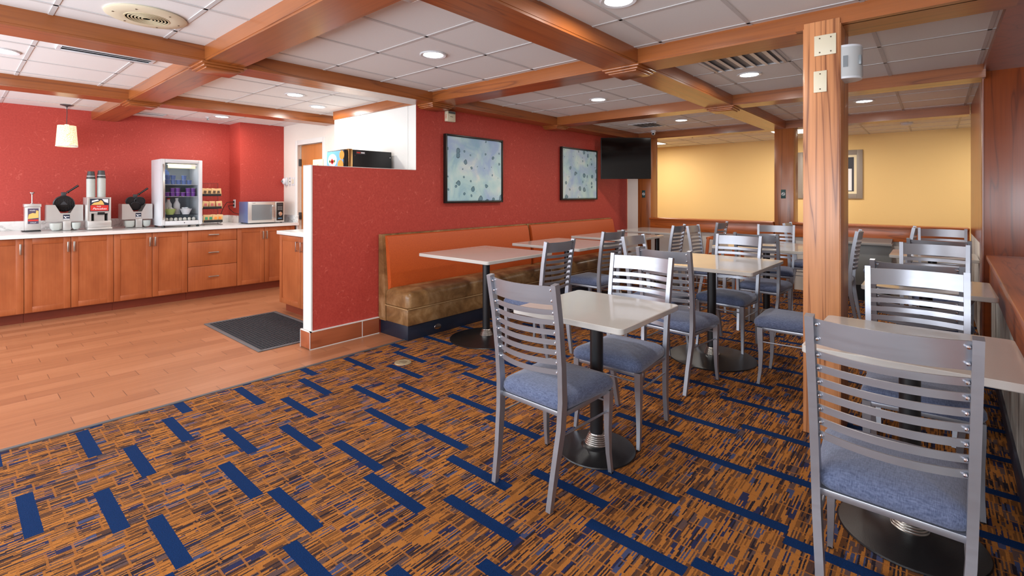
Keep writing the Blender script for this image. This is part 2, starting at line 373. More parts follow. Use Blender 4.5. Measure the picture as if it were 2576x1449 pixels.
# far white wall with doorway (door leaf is its own object)
wl = MB().box(3.35, 5.6, 0, 3.5, 6.30, CZ).box(3.35, 7.05, 0, 3.5, 7.5, CZ).box(3.35, 6.30, 2.05, 3.5, 7.05, CZ)
struct('wall_hall', wl, 'offwhite')
struct('trim_3', MB().box(3.335, 6.24, 0, 3.36, 6.31, 2.11, .003).box(3.335, 7.04, 0, 3.36, 7.11, 2.11, .003).box(3.336, 6.311, 2.04, 3.36, 7.039, 2.109, .003), 'white')
dr = tag(bpy.data.objects.new('door_1', None), kind='structure'); COL.objects.link(dr)
MB().box(3.40, 6.31, .01, 3.44, 7.04, 2.04, .002).build('door_leaf', 'door_wood', dr)
for z in (1.79, 1.01, .25): MB().box(3.372, 7.028, z - .05, 3.40, 7.05, z + .05, .002).cyl((3.37, 7.045, z - .05), (3.37, 7.045, z + .05), .008).build('hinge', 'graphite', dr)
# partition: low part, tall part, white return wall
struct('wall_partition', MB().box(2.047, 4.04, 0, 3.157, 4.17, 1.575).box(3.157, 4.04, 0, 7.72, 4.20, CZ), 'red')
struct('trim_4', MB().box(2.033, 4.036, .14, 2.046, 4.175, 1.577).box(2.033, 4.043, 1.575, 3.156, 4.175, 1.58), 'white')
struct('wall_return', MB().box(3.150, 4.171, 0, 3.34, 5.65, BZ).box(3.154, 4.0415, 1.58, 3.1565, 4.171, BZ).box(3.16, 4.201, 0, 7.72, 4.30, CZ), 'white')
bb = MB().box(2.02, 4.018, .006, 2.70, 4.04, .15, .003).box(2.014, 4.0195, .006, 2.036, 4.19, .149, .002)
struct('baseboard_partition', bb, wood('tile_baseboard', 'x', rgb(160, 88, 56), rgb(122, 62, 38), .3, .2, 6, 4, .8))
gr = MB().box(2.014, 4.016, .148, 2.70, 4.04, .155).box(2.014, 4.016, 0, 2.70, 4.0205, .006).box(2.514, 4.0165, 0, 2.520, 4.02, .15).box(2.0135, 4.016, 0, 2.0165, 4.02, .15).box(2.013, 4.016, .148, 2.03, 4.19, .155).box(2.013, 4.186, 0, 2.017, 4.191, .15)
struct('trim_5', gr, 'white')
# end of the dining room: white strip, knee wall, rail
struct('wall_end', MB().box(7.722, 3.841, 0, 7.86, 4.039, CZ).box(7.74, -.5, 0, 7.86, 1.489, .74).box(7.74, 1.736, 0, 7.86, 3.609, .74), 'offwhite')
ra = MB().box(7.70, 1.74, .735, 7.90, 3.61, .90, .004).box(7.67, 1.74, .90, 7.93, 3.61, .912, .003).box(7.655, 1.74, .912, 7.945, 3.61, .934, .006)
ra.box(7.70, -.30, .735, 7.90, 1.50, .90, .004).box(7.67, -.30, .90, 7.93, 1.50, .912, .003).box(7.655, -.30, .912, 7.945, 1.50, .934, .006)
struct('trim_6', ra, 'rail_y')
# far room
struct('wall_far', MB().box(10.3, -2.6, 0, 10.45, 8.05, CZ), 'yellow')
struct('wall_far_side', MB().box(7.86, 5.6, 0, 10.3, 5.75, CZ), 'yellow')
# right-hand side: wood panelled wall behind the big pillar, pony wall, soffit
struct('wall_right', MB().box(5.735, -.36, .88, 7.72, -.31, CZ), 'panel')
struct('wall_right_lower', MB().box(5.735, -.36, 0, 7.72, -.312, .88), 'offwhite')
struct('wall_lobby', MB().box(-1.7, -2.7, 0, 10.4, -2.6, CZ), 'offwhite')
pil = thing('wooden_pillar', 'broad dark-stained wood pillar at the end of the right half wall', 'pillar', (5.43, -.285, 0))
MB().box(0, -.70, .0, .30, 0, CZ - .002, .004).build('cladding', 'panel', pil)
MB().box(-.006, -.008, .0, .0, .0, CZ - .01).build('edge_strip', 'panel', pil)
ang = -1.12
pw = MB().box(-1.9, -.14, .10, 5.48, 0, .63)
o = struct('wall_half', pw, 'greypaper'); o.location = (0, -.23, 0); o.rotation_euler = (0, 0, R(ang))
pa = MB().box(-1.9, -.15, .63, 5.46, .012, .79, .003).box(-1.9, -.16, .79, 5.46, .02, .81, .003).box(-1.9, -.27, .81, 5.46, .03, .845, .006)
o = struct('trim_7', pa, 'rail_x'); o.location = (0, -.23, 0); o.rotation_euler = (0, 0, R(ang))
o = struct('baseboard_right', MB().box(-1.9, -.14, 0, 5.48, .012, .10, .003), plain('navy_vinyl_base', rgb(24, 30, 52), .5)); o.location = (0, -.23, 0); o.rotation_euler = (0, 0, R(ang))
# walls behind the camera with openings for assumed, unseen windows
wb = MB(); edges = [-2.6] + [v for p in ASSUMED_WIN for v in p] + [8.05]
wb.box(-1.82, -2.6, 0, -1.7, 8.05, .6).box(-1.82, -2.6, 2.1, -1.7, 8.05, CZ)
for i in range(0, len(edges), 2): wb.box(-1.82, edges[i], .6, -1.7, edges[i + 1], 2.1)
struct('wall_window', wb, 'offwhite')
for i, (a, b) in enumerate(ASSUMED_WIN):
    f = MB()
    for y in (a, (a + b) / 2 - .02, b - .04): f.box(-1.79, y, .6, -1.74, y + .04, 2.1)
    for z in (.6, 2.06): f.box(-1.79, a, z, -1.74, b, z + .04)
    struct('window_%d' % (i + 1), f, 'white')  # frames of the assumed windows, never in view

# ------------------------------------------------------------------ ceiling beams
def beam(n, x0, y0, x1, y1, axis):
    b = MB().box(x0, y0, BZ, x1, y1, CZ + .02)
    e = .004
    if axis == 'x': b.box(x0, y0 - e, BZ + .014, x1, y1 + e, CZ + .02)
    else: b.box(x0 - e, y0, BZ + .014, x1 + e, y1, CZ + .02)
    return struct('trim_%d' % n, b, 'wood_' + axis)
XB = [(-.99, -.75), (1.165, 1.41), (3.19, 3.445), (5.33, 5.57), (7.70, 7.94)]; YB = [(1.59, 1.85), (3.82, 4.07), (5.99, 6.23)]
n = 10
beam(n, XB[0][0], -.3, XB[0][1], 7.9, 'y'); beam(n + 1, XB[1][0], -.3, XB[1][1], 7.9, 'y'); beam(n + 2, XB[2][0], -.3, XB[2][1], 5.65, 'y')
beam(n + 3, XB[3][0], -.3, XB[3][1], 4.04, 'y'); beam(n + 4, XB[4][0], -.3, XB[4][1], 4.04, 'y')
n = 15
xs = [-1.7] + [v for p in XB for v in p]
for y0, y1 in YB:
    for i in range(0, 10, 2):
        x0, x1 = xs[i], xs[i + 1]
        if y0 > 5 and x0 > 3: continue
        if y0 > 5 and x0 > 1.2: x1 = 3.35
        beam(n, x0, y0, x1, y1, 'x'); n += 1
struct('trim_%d' % n, MB().box(-1.7, -.99, 2.31, 5.43, -.285, 2.37), 'panel'); n += 1
struct('trim_%d' % n, MB().box(3.15, -.285, BZ - .0, 3.20, .60, 2.285), 'wood_y'); n += 1
struct('trim_%d' % n, MB().box(3.138, 4.071, BZ + .001, 3.19, 5.655, CZ + .02).box(3.134, 4.071, BZ + .014, 3.19, 5.656, CZ + .02), 'wood_y'); n += 1
# stepped bosses where the beams cross
bs = []
for xa, xb in XB:
    for ya, yb in YB:
        if xa > 7 or (ya > 5 and xa > 3) or (xa > 5 and ya > 3 and False): continue
        bs.append(((xa + xb) / 2, (ya + yb) / 2))
for i, (x, y) in enumerate(bs):
    m = MB().box(x - .148, y - .148, BZ - .014, x + .148, y + .148, BZ + .002, .006).box(x - .132, y - .132, BZ - .030, x + .132, y + .132, BZ - .014, .006).box(x - .112, y - .112, BZ - .040, x + .112, y + .112, BZ - .030, .003)
    tag(m.build('beam_boss', 'wood_x'), 'stepped wooden beam boss, %s cross beam from the left, %s row' % (ORD[[(a + b) / 2 for a, b in XB].index(x)], ORD[[(a + b) / 2 for a, b in YB].index(y)]), 'moulding', 'stepped bosses where the ceiling beams cross')

# ------------------------------------------------------------------ posts
t = thing('wooden_post', 'honey-coloured square oak post standing in front of the right-hand chairs, with cream plates', 'post', (3.136, .387, 0))
MB().box(0, 0, 0, .17, .169, BZ + .03, .003).build('front_board', 'post', t)
MB().box(.004, -.004, 0, .30, .0, BZ + .002, .001).box(.004, .169, 0, .30, .173, BZ + .002, .001).box(.17, 0, 0, .30, .169, BZ + .002).build('side_boards', 'post', t)
def plate(name, label, y0, y1, z0, z1, screws, par=None):
    p = thing(name, label, 'wall plate', (3.136, 0, 0))
    MB().box(-.007, y0, z0, -.0003, y1, z1, .002).build('plate', 'cream', p)
    s = MB()
    for sy, sz in screws: s.cyl((-.0085, sy, sz), (-.006, sy, sz), .004, n=10)
    s.build('screws', 'brown_print', p)
plate('blank_cover_plate', 'square cream blank plate with four screws near the top of the oak post', .403, .505, 2.088, 2.199, [(.427, 2.105), (.427, 2.182), (.479, 2.105), (.479, 2.182)])
plate('blank_cover_plate', 'narrow cream blank plate with two screws, lower on the oak post', .446, .508, 1.888, 2.005, [(.477, 1.905), (.477, 1.988)])
s = thing('strobe_alarm', 'curved white and clear strobe alarm fixed to the right side of the oak post', 'alarm', (3.22, .383, 2.04))
pts = [(-.075, 0)] + [(-.075 * math.cos(R(a)), -.075 * math.sin(R(a)) - .012) for a in range(0, 181, 15)] + [(.075, 0)]
MB().prism(pts, -.09, .09, 'xy').build('housing', 'whiteplastic', s)
MB().prism([(p[0] * 1.03, p[1] * 1.03) for p in pts if p[0] < .03] , -.078, .078, 'xy').build('clear_lens', plain('strobe_lens', rgb(190, 192, 192), .1, 0, .8), s)
MB().box(-.05, -.088, -.02, -.02, -.075, .03, .003).box(-.08, -.03, -.03, -.074, -.01, .03).build('reflector', 'grey_door', s)
for (x, y0, y1, lab) in ((7.72, 3.61, 3.84, 'oak corner post beside the red wall and television'), (7.72, 1.49, 1.735, 'dark oak post in the middle of the low wall before the yellow wall')):
    t = thing('wooden_post', lab, 'post', (x, y0, 0)); d = y1 - y0
    MB().box(0, 0, 0, .24, d, BZ + .002, .004).build('post_body', 'wood_z', t)
    MB().box(.24, .0, 0, .27, d, BZ, .004).build('back_board', 'wood_z', t)
def nosmoke(y, z, lab):
    p = thing('no_smoking_sign', lab, 'sign', (7.72, y, z), -90)
    MB().box(-.03, -.004, -.062, .03, -.0006, .062, .002).build('sign_board', 'dark_green', p)
    rg = MB(); L = []
    a = MB()
    for i in range(28):
        t0, t1 = 2 * math.pi * i / 28, 2 * math.pi * (i + 1) / 28
        a.prism([(.023 * math.cos(t0), .023 * math.sin(t0)), (.023 * math.cos(t1), .023 * math.sin(t1)), (.018 * math.cos(t1), .018 * math.sin(t1)), (.018 * math.cos(t0), .018 * math.sin(t0))], -.006, -.0045)
    a.box(-.02, -.006, -.0025, .02, -.0045, .0025, rot=Matrix.Rotation(R(45), 3, 'Y')).box(-.012, -.0055, -.002, .012, -.0045, .002)
    a.build('prohibition_symbol', 'sticker_white', p)
nosmoke(3.735, 1.33, 'small dark green no smoking sign on the corner post below the television')
nosmoke(1.62, 1.33, 'small green no smoking sign on the middle post before the yellow wall')

# ------------------------------------------------------------------ ceiling fittings
LT = [(2.334, 2.787, 'recessed ceiling light above the white near tables, centre bay'), (4.494, 1.204, 'recessed ceiling light left of the oak post, next to the louvred vent'), (2.343, 4.991, 'recessed ceiling light left of its partner in the bay before the white return wall'),
      (2.839, 5.468, 'recessed ceiling light right of its partner in the bay before the white return wall'), (4.613, 2.759, 'recessed ceiling light in the second bay, over the bench tables'), (6.656, 2.66, 'recessed ceiling light in the last bay near the television'),
      (6.61, .591, 'recessed ceiling light seen to the right of the oak post'), (2.371, 7.13, 'recessed ceiling light close to the red kitchen wall, right of the pendant'), (.252, 5.038, 'recessed ceiling light at the left edge of the picture'), (2.32, 1.265, 'recessed ceiling light at the top edge, right of centre')]
for x, y, lab in LT:
    t = thing('recessed_light', lab, 'ceiling light', (x, y, CZ), 0)
    MB().lathe([(.098, -.001), (.098, -.006), (.092, -.010), (.074, -.006), (.074, -.001)]).build('trim_ring', 'whiteplastic', t)
    MB().lathe([(.072, -.0005), (.072, -.005), (.03, -.007), (.001, -.007)]).build('lens', 'lens', t)
    lamp('downlight', 'AREA', (x, y, CZ - .02), (0, 0, 0), 12, (1, .95, .88), .13)
for x, y in ((.25, 1.2), (.25, 2.8), (6.6, 5.0), (.9, 7.0)):
    pass
t = thing('ceiling_speaker', 'round cream speaker grille in the ceiling at top left', 'speaker', (.75, 3.43, CZ))
MB().lathe([(.19, -.001), (.195, -.008), (.185, -.014), (.11, -.018), (.10, -.016), (.001, -.016)], n=48).build('rim', 'cream', t)
gm = MB()
for r in (.02, .036, .052, .068, .084, .1): gm.lathe([(r, -.0165), (r, -.020), (r + .007, -.020), (r + .007, -.0165)], n=40)
gm.build('grille', plain('cream_grille', rgb(196, 182, 150), .6), t)
gm = MB()
for a in range(0, 360, 60): gm.cyl((.155 * math.cos(R(a)), .155 * math.sin(R(a)), -.0185), (.155 * math.cos(R(a)), .155 * math.sin(R(a)), -.014), .005, n=8)
gm.build('screws', 'brown_print', t)
def vent(lab, x0, y0, x1, y1, ns, axis='y', mat='whiteplastic'):
    t = thing('air_vent', lab, 'air vent', ((x0 + x1) / 2, (y0 + y1) / 2, CZ)); hx, hy = (x1 - x0) / 2, (y1 - y0) / 2; e = .022
    MB().box(-hx, -hy, -.012, hx, -hy + e, -.001, .002).box(-hx, hy - e, -.012, hx, hy, -.001, .002).box(-hx, -hy + e, -.012, -hx + e, hy - e, -.001).box(hx - e, -hy + e, -.012, hx, hy - e, -.001).build('vent_frame', mat, t)
    MB().box(-hx + e, -hy + e, -.003, hx - e, hy - e, -.001).build('back_panel', 'grey_print', t)
    sl = MB()
    for i in range(ns):
        f = (i + .5) / ns
        if axis == 'y': y = -hy + e + f * (2 * hy - 2 * e); sl.box(-hx + e, y - .022, -.0125, hx - e, y + .022, -.0095, rot=Matrix.Rotation(R(18), 3, 'X'))
        else: x = -hx + e + f * (2 * hx - 2 * e); sl.box(x - .03, -hy + e, -.0125, x + .03, hy - e, -.0095, rot=Matrix.Rotation(R(9), 3, 'Y'))
    sl.build('louvres', mat, t)
vent('large square louvred ceiling vent between beams, left of the oak post', 3.70, .86, 4.23, 1.39, 6)
vent('long narrow slot vent in the ceiling at upper left', .49, 4.50, 1.04, 4.66, 2)
vent('small ceiling vent close to the red kitchen wall', 1.50, 7.50, 1.85, 7.66, 3)
vent('bronze-lit ceiling vent near the television', 6.55, 3.02, 7.0, 3.42, 6)
def sprinkler(x, y, lab):
    t = thing('sprinkler_head', lab, 'sprinkler', (x, y, CZ))
    MB().lathe([(.032, -.0005), (.030, -.006), (.012, -.008), (.012, -.02), (.008, -.022)], n=20).build('escutcheon', 'whiteplastic', t)
    MB().cyl((0, 0, -.02), (0, 0, -.034), .006, .004, 10).box(-.014, -.0015, -.040, .014, .0015, -.022).lathe([(.018, -.041), (.018, -.0435), (.004, -.044)], n=12).build('deflector', 'graphite', t)
sprinkler(2.264, 7.313, 'small sprinkler head near the red kitchen wall'); sprinkler(6.573, 3.0, 'small sprinkler head in the bay by the television'); sprinkler(8.55, 3.22, 'small sprinkler head in the far room before the yellow wall')
t = thing('smoke_detector', 'round white smoke detector on the far room ceiling', 'smoke detector', (9.05, .31, CZ))
MB().lathe([(.075, -.001), (.075, -.02), (.06, -.035), (.03, -.042), (.001, -.042)]).build('cover', 'whiteplastic', t)
MB().lathe([(.062, -.024), (.064, -.028), (.056, -.032)], n=28).build('intake_ring', 'grey_print', t)
t = thing('security_camera', 'small white dome security camera at the beam corner above the television', 'camera', (7.46, 3.44, CZ))
MB().lathe([(.045, -.001), (.045, -.02), (.035, -.03), (.02, -.03)]).build('mount', 'whiteplastic', t)
MB().ball((0, 0, -.045), .032).build('camera_ball', 'whiteplastic', t)
MB().lathe([(.014, 0), (.014, .006), (.001, .007)], (-.027, -.010, -.056), 16, Matrix.Rotation(R(-112), 3, 'Y')).build('camera_lens', 'blackgloss', t)
for x, y, lab in ((9.25, 4.4, 'lit rectangular ceiling light at the far left of the room beyond'), (9.05, 1.75, 'lit rectangular ceiling light behind the middle post in the room beyond')):
    t = thing('troffer_light', lab, 'ceiling light', (x, y, CZ))
    MB().box(-.30, -.30, -.01, .30, .30, -.001, .002).build('frame', 'whiteplastic', t); MB().box(-.27, -.27, -.014, .27, .27, -.0095).build('lens', 'farlens', t)
    lamp('troffer_lamp', 'AREA', (x, y, CZ - .03), (0, 0, 0), 34, (1, .93, .82), .5)
lamp('troffer_lamp', 'AREA', (9.1, -1.0, CZ - .03), (0, 0, 0), 34, (1, .93, .82), .5)  # extra area lamp with no fitting, added to brighten the yellow wall

# ------------------------------------------------------------------ kitchen cabinets
def shaker(mb, x0, z0, x1, z1, y, t=.02, fr=.058):
    mb.box(x0, y + .008, z0, x1, y + t, z1)
    mb.box(x0, y, z0, x0 + fr, y + t, z1, .0015).box(x1 - fr, y, z0, x1, y + t, z1, .0015).box(x0 + fr, y, z0, x1 - fr, y + t, z0 + fr, .0015).box(x0 + fr, y, z1 - fr, x1 - fr, y + t, z1, .0015)
def pull(parent, x, z, y, vert=True, L=.11):
    m = MB()
    if vert: m.box(x - .008, y - .030, z - L / 2, x + .008, y - .020, z + L / 2, .003).box(x - .006, y - .022, z - L / 2 + .004, x + .006, y, z - L / 2 + .016).box(x - .006, y - .022, z + L / 2 - .016, x + .006, y, z + L / 2 - .004)
    else: m.box(x - L / 2, y - .030, z - .008, x + L / 2, y - .020, z + .008, .003).box(x - L / 2 + .004, y - .022, z - .006, x - L / 2 + .016, y, z + .006).box(x + L / 2 - .016, y - .022, z - .006, x + L / 2 - .004, y, z + .006)
    m.build('handle', 'nickel', parent)
def cabinet(label, x0, x1, doors, drawers=(), loc=(0, 7.04, 0), rz=0, depth=.82, group='cherry base cabinets under the white counter'):
    t = thing('base_cabinet', label, 'cabinet', loc, rz)
    MB().box(x0 + .001, .021, .10, x1 - .001, depth, .874).build('carcass', 'cab', t)
    MB().box(x0 + .001, .075, 0, x1 - .001, .09, .10).build('toe_kick', 'kick', t)
    for (a, b, hx) in doors:
        m = MB(); shaker(m, a + .002, .108, b - .002, .868, 0); d = m.build('door', 'cab', t)
        if hx: pull(d, hx, .765, 0)
    for (z0, z1) in drawers:
        d = MB().box(x0 + .003, 0, z0 + .002, x1 - .003, .02, z1 - .002, .003).build('drawer', 'cab', t); pull(d, (x0 + x1) / 2, (z0 + z1) / 2 + .01, 0, False, .12)
    return t
cabinet('cherry base cabinet with two doors at the far left, mostly out of frame', -.57, .149, [(-.57, -.21, -.25), (-.21, .149, -.17)])
cabinet('single-door cherry base cabinet cut by the left edge of the picture', .149, .509, [(.149, .509, .482)])
cabinet('two-door cherry base cabinet below the waffle irons at left', .509, 1.23, [(.509, .868, .843), (.868, 1.23, .893)])
cabinet('two-door cherry base cabinet below the right waffle iron and fridge', 1.23, 1.956, [(1.23, 1.591, 1.566), (1.591, 1.956, 1.616)])
cabinet('cherry base cabinet with three stacked drawers', 1.956, 2.525, [], [(.108, .415), (.415, .725), (.725, .868)])
t = cabinet('two-door cherry base cabinet below the microwave', 2.525, 3.30, [(2.525, 2.879, 2.854), (2.879, 3.24, 2.904)], depth=.45)
MB().box(3.24, 0, .108, 3.30, .02, .868).build('filler_strip', 'cab', t)
ct = thing('countertop', 'long white counter along the red kitchen wall carrying the breakfast machines', 'countertop', (0, 7.0, 0))
MB().prism([(-.6, 0), (3.345, 0), (3.345, .498), (2.728, .498), (2.728, .898), (-.6, .898)], .876, .915, 'xy').build('slab', 'quartz', ct)
MB().box(-.6, .880, .915, 2.728, .898, 1.02, .002).box(2.708, .48, .915, 2.728, .898, 1.02, .002).box(2.708, .478, .915, 3.345, .496, 1.02, .002).box(3.327, .0, .915, 3.345, .48, 1.02, .002).build('backsplash', 'marble', ct)
# island cabinet behind the partition (doors face -x)
cabinet('cherry cabinet behind the low red partition, under the juice machine', -.50, .95, [(-.50, -.0, -.052), (0.0, .475, .05), (.475, .95, .52)], loc=(2.46, 5.12, 0), rz=-90, depth=.68)
ct = thing('countertop', 'short white counter behind the low red partition', 'countertop', (2.44, 4.175, 0))
MB().box(0, 0, .876, .715, 1.47, .915, .002).build('slab', 'quartz', ct)
t = thing('floor_mat', 'dark ribbed rubber mat on the tiles beside the partition', 'mat', (1.705, 4.29, 0))
MB().box(.0, .0, .001, .035, 1.34, .009, .003).box(.685, 0, .001, .72, 1.34, .009, .003).box(.0355, 0.0005, .001, .6845, .035, .0088, .003).box(.0355, 1.305, .001, .6845, 1.3395, .0088, .003).build('border', 'rubber_edge', t)
m = MB(); m.box(.035, .035, .002, .685, 1.305, .006)
ny, nx = 44, 22
for i in range(ny):
    y = .04 + i * 1.26 / ny
    for j in range(nx):
        x = .042 + j * .638 / nx
        m.prism([(x, y), (x + .019, y), (x + .019, y + .018), (x, y + .018)], .006, .012, 'xy')
m.build('ribbed_field', 'rubber', t, smooth=False)

# ------------------------------------------------------------------ things on the counter
CT = .9155
def sticker(mb_parent, name, x0, x1, z0, z1, y, mat, d=.0012): return MB().box(x0, y - d, z0, x1, y, z1).build(name, mat, mb_parent)
t = thing('syrup_dispenser', 'stainless syrup dispenser with a waffle picture, leftmost on the counter', 'dispenser', (.60, 7.52, CT))
MB().box(-.045, -.005, 0, .075, .15, .015, .003).box(-.07, .01, 0, .08, .15, .008).build('foot', 'black', t)
MB().box(-.05, 0, .012, .075, .14, .27, .006).box(-.056, -.006, .27, .081, .146, .305, .006).build('body', 'steel', t)
lb = MB().box(-.028, -.0025, .085, .058, -.0005, .255).build('label_panel', 'plum_print', t)
MB().prism([(-.027, .145), (-.02, .19), (.01, .205), (.035, .20), (.040, .235), (.057, .225), (.057, .15), (-.027, .140)], -.0038, -.0026).build('waffle_picture', 'waffle_print', lb)
MB().box(-.027, -.0038, .115, .057, -.0026, .133).build('red_band', 'sticker_red', lb)
text('lettering', 'SYRUP', .016, lb, (.015, -.0038, .097), (90, 0, 0), 'sticker_white'); text('lettering', 'Waffle', .018, lb, (.008, -.0038, .232), (90, 0, 0), 'sticker_white', shear=.3)
MB().lathe([(.02, .305), (.018, .312), (.006, .314), (.006, .41), (.004, .41)], (.012, .07, 0), 16).build('pump_rod', 'chrome', t)
MB().lathe([(.004, .405), (.012, .415), (.022, .428), (.023, .434), (.001, .436)], (.012, .07, 0), 20).build('pump_knob', 'chrome', t)

def maker(loc, lab, kind):
    t = thing('waffle_iron', lab, 'waffle iron', loc)
    P = [(0, .105), (.305, .105), (.305, .285), (.300, .292), (.240, .292), (.195, .198), (.112, .198), (.067, .292), (.005, .292), (0, .285)]
    MB().prism(P, 0, .004).prism([(p[0], p[1]) for p in P], .20, .204).box(0, .0042, .105, .004, .1998, .288).box(.301, .0042, .105, .305, .1998, .288).box(.0045, .0042, .286, .067, .1998, .2918).box(.240, .0042, .286, .3005, .1998, .2918).build('housing', 'steel', t)
    MB().box(.03, .03, .105, .275, .17, .15).build('inner_body', 'graphite', t)
    MB().box(.132, -.012, .004, .198, .05, .106, .003).box(.05, .08, .0, .26, .17, .012, .003).box(.134, .05, .0, .196, .17, .06).build('pedestal', 'steel', t)
    for (a, b) in ((.025, .125), (.205, .285)):
        m = MB(); hx = (b - a) / 2; cx = (a + b) / 2
        pillow(m, hx, .06, .03, [(.018, .012), (.004, .03), (0, .085), (.004, .09)], cx=cx, cy=.03); m.build('drip_tray', 'cup_white', t)
    lb = MB().box(.133, -.0016, .125, .19, -.0004, .182).build('maker_badge', 'sticker_navy', t)
    MB().box(.136, -.0026, .127, .188, -.0017, .135).build('badge_line', 'sticker_white', lb)
    MB().prism([(.137, .165), (.147, .165), (.163, .142), (.153, .142)], -.0026, -.0017).build('badge_stripe', 'sticker_white', lb)
    MB().box(.155, -.0026, .156, .185, -.0017, .162).build('badge_wordmark', 'sticker_white', lb)
    yc = .10; rot = Matrix.Rotation(R(98), 3, 'X')
    if kind == 'waffle':
        m = MB().lathe([(.001, 0), (.088, 0), (.094, .004), (.094, .014), (.086, .018), (.084, .008), (.001, .008)], (.150, yc, .305), 40, rot)
        m.build('grid_plate', 'black_metal', t)
        m = MB()
        for i in range(9):
            for j in range(9):
                x, z = -.076 + i * .019, -.076 + j * .019
                if x * x + z * z < .0062 and not (abs(x) < .03 and abs(z) < .022): m.b and m.box(.150 + x - .006, yc - .016, .305 + z - .006, .150 + x + .006, yc - .008, .305 + z + .006, .002, 1)
        m.build('grid_studs', 'black', t)
        MB().prism([(.118, .292), (.182, .292), (.168, .312), (.150, .332), (.132, .312)], yc - .015, yc - .008).build('plate_emblem', 'graphite', t)
        bz = .40
    else:
        m = MB()
        for (cx, cz, r) in ((.107, .325, .052), (.193, .325, .052), (.150, .265, .050)):
            m.lathe([(.001, 0), (r, 0), (r + .006, .004), (r + .006, .014), (r, .016), (r - .003, .010), (.001, .010)], (cx, yc, cz), 32, rot)
        m.prism([(.09, .30), (.21, .30), (.21, .35), (.09, .35)], yc - .006, yc + .004); m.build('pancake_plate', 'black_metal', t); bz = .375
    MB().box(.128, yc - .004, bz - .015, .172, yc + .02, bz + .035, .005).build('hinge_bracket', 'graphite', t)
    MB().cyl((.168, yc + .008, bz + .02), (.262, yc - .03, bz + .105), .006, .006, 10).build('handle_rod', 'black', t)
    MB().cyl((.182, yc + .003, bz + .033), (.192, yc - .001, bz + .042), .014, .014, 14).cyl((.195, yc, bz + .045), (.272, yc - .033, bz + .113), .0095, .012, 14).build('handle', 'blackgloss', t)
maker((.715, 7.42, CT), 'round-plate flip waffle iron standing open between the two dispensers', 'waffle')
maker((1.375, 7.42, CT), 'open pancake-shaped flip iron standing against the fridge', 'pancake')

t = thing('batter_dispenser', 'tall stainless pancake batter dispenser with red label and paper cups on top', 'dispenser', (1.036, 7.28, CT))
MB().box(0, .0, .10, .012, .28, .375, .002).box(.200, 0, .10, .212, .28, .375, .002).box(.0125, .001, .362, .1995, .279, .374).box(.0125, .001, .19, .1995, .012, .3615).box(.0125, .161, .006, .1995, .279, .3615).box(.0125, .001, .10, .035, .16, .1895).box(.183, .001, .10, .1995, .16, .1895).box(.062, .02, .10, .155, .16, .2).build('housing', 'steel', t)
MB().box(.004, -.012, .03, .214, .16, .105, .004).box(.0, -.03, .006, .22, .05, .03, .006).build('drip_base', 'steel', t)
MB().box(.035, .10, .105, .065, .155, .2).box(.155, .10, .105, .183, .155, .2).build('dark_recess', 'black', t)
lb = MB().box(.022, -.003, .215, .192, -.0005, .36).build('label_panel', 'sticker_navy', t)
MB().box(.027, -.0042, .222, .187, -.0031, .285).build('red_band', 'sticker_red', lb)
MB().prism([(.034, .29), (.06, .315), (.10, .325), (.118, .345), (.135, .33), (.15, .29)], -.0042, -.0031).build('pancake_picture', 'waffle_print', lb)
MB().prism([(.13, .355), (.185, .355), (.185, .31), (.152, .322)], -.0042, -.0031).build('napkin_picture', 'sticker_white', lb)
MB().prism([(.038, .318), (.04, .338), (.09, .352), (.104, .34)], -.0046, -.0031).build('banner', 'sticker_white', lb)
text('lettering', 'Pancakes', .034, lb, (.107, -.0046, .245), (90, 0, 0), 'sticker_white', shear=.35); text('lettering', 'Fluffy', .018, lb, (.10, -.0046, .271), (90, 0, 0), 'sticker_white', shear=.35)
MB().box(.09, -.002, .175, .155, .01, .205).build('button_sticker', 'black', t)
def cupmesh(r0, r1, h, wall=.002):
    return MB().lathe([(r0, h), (r0, h - .003), (r1, .004), (r1 + .003, .003), (r1 + .003, 0), (r1 - .002, 0), (r0 - wall, h - .004), (.001, h - .004)], n=24)
first = None
for sx, nm, cnt in ((1.085, 'left', 17), (1.178, 'right', 18)):
    for i in range(cnt):
        if first is None:
            first = cupmesh(.032, .040, .075).build('paper_cup', 'cup_white'); o = first
        else: o = first.copy(); COL.objects.link(o)
        o.location = (sx, 7.40, CT + .376 + i * .0125); tag(o, 'white paper cup, %s from the bottom of the %s cup stack' % (ORD[i], nm), 'cup', 'nested paper cups in the %s stack' % nm)
    c = thing('printed_cup', 'dark grey printed paper cup capping the %s cup stack' % nm, 'cup', (sx, 7.40, CT + .376 + cnt * .0125))
    cupmesh(.031, .041, .088).build('cup_body', 'cup_dark', c)
    MB().lathe([(.0385, .022), (.0375, .034), (.036, .034), (.036, .022)], n=24).build('white_band', 'sticker_white', c)

# glass-door fridge
FX, FY, FZ = 1.70, 7.13, CT
t = thing('display_fridge', 'small white fridge with a glass door full of yogurt cups and eggs', 'fridge', (FX, FY, FZ))
FR = t; W, D, Hh, z0 = .445, .44, .845, .02
MB().box(0, .045, z0, .03, D, Hh, .004).box(W - .03, .045, z0, W, D, Hh, .004).box(.0305, .046, Hh - .03, W - .0305, D - .001, Hh - .0005).box(.0305, .046, z0 + .001, W - .0305, D - .001, z0 + .05).build('cabinet_shell', 'whiteplastic', t)
MB().box(.03, D - .03, z0 + .05, W - .03, D - .01, Hh - .03).build('back_liner', 'fridge_inner', t)
d = MB().box(0, 0, z0 + .01, .042, .042, Hh, .006).box(W - .042, 0, z0 + .01, W, .042, Hh, .006).box(.042, 0, z0 + .01, W - .042, .042, z0 + .06, .004).box(.042, 0, Hh - .045, W - .042, .042, Hh, .004).build('door_frame', 'whiteplastic', t)
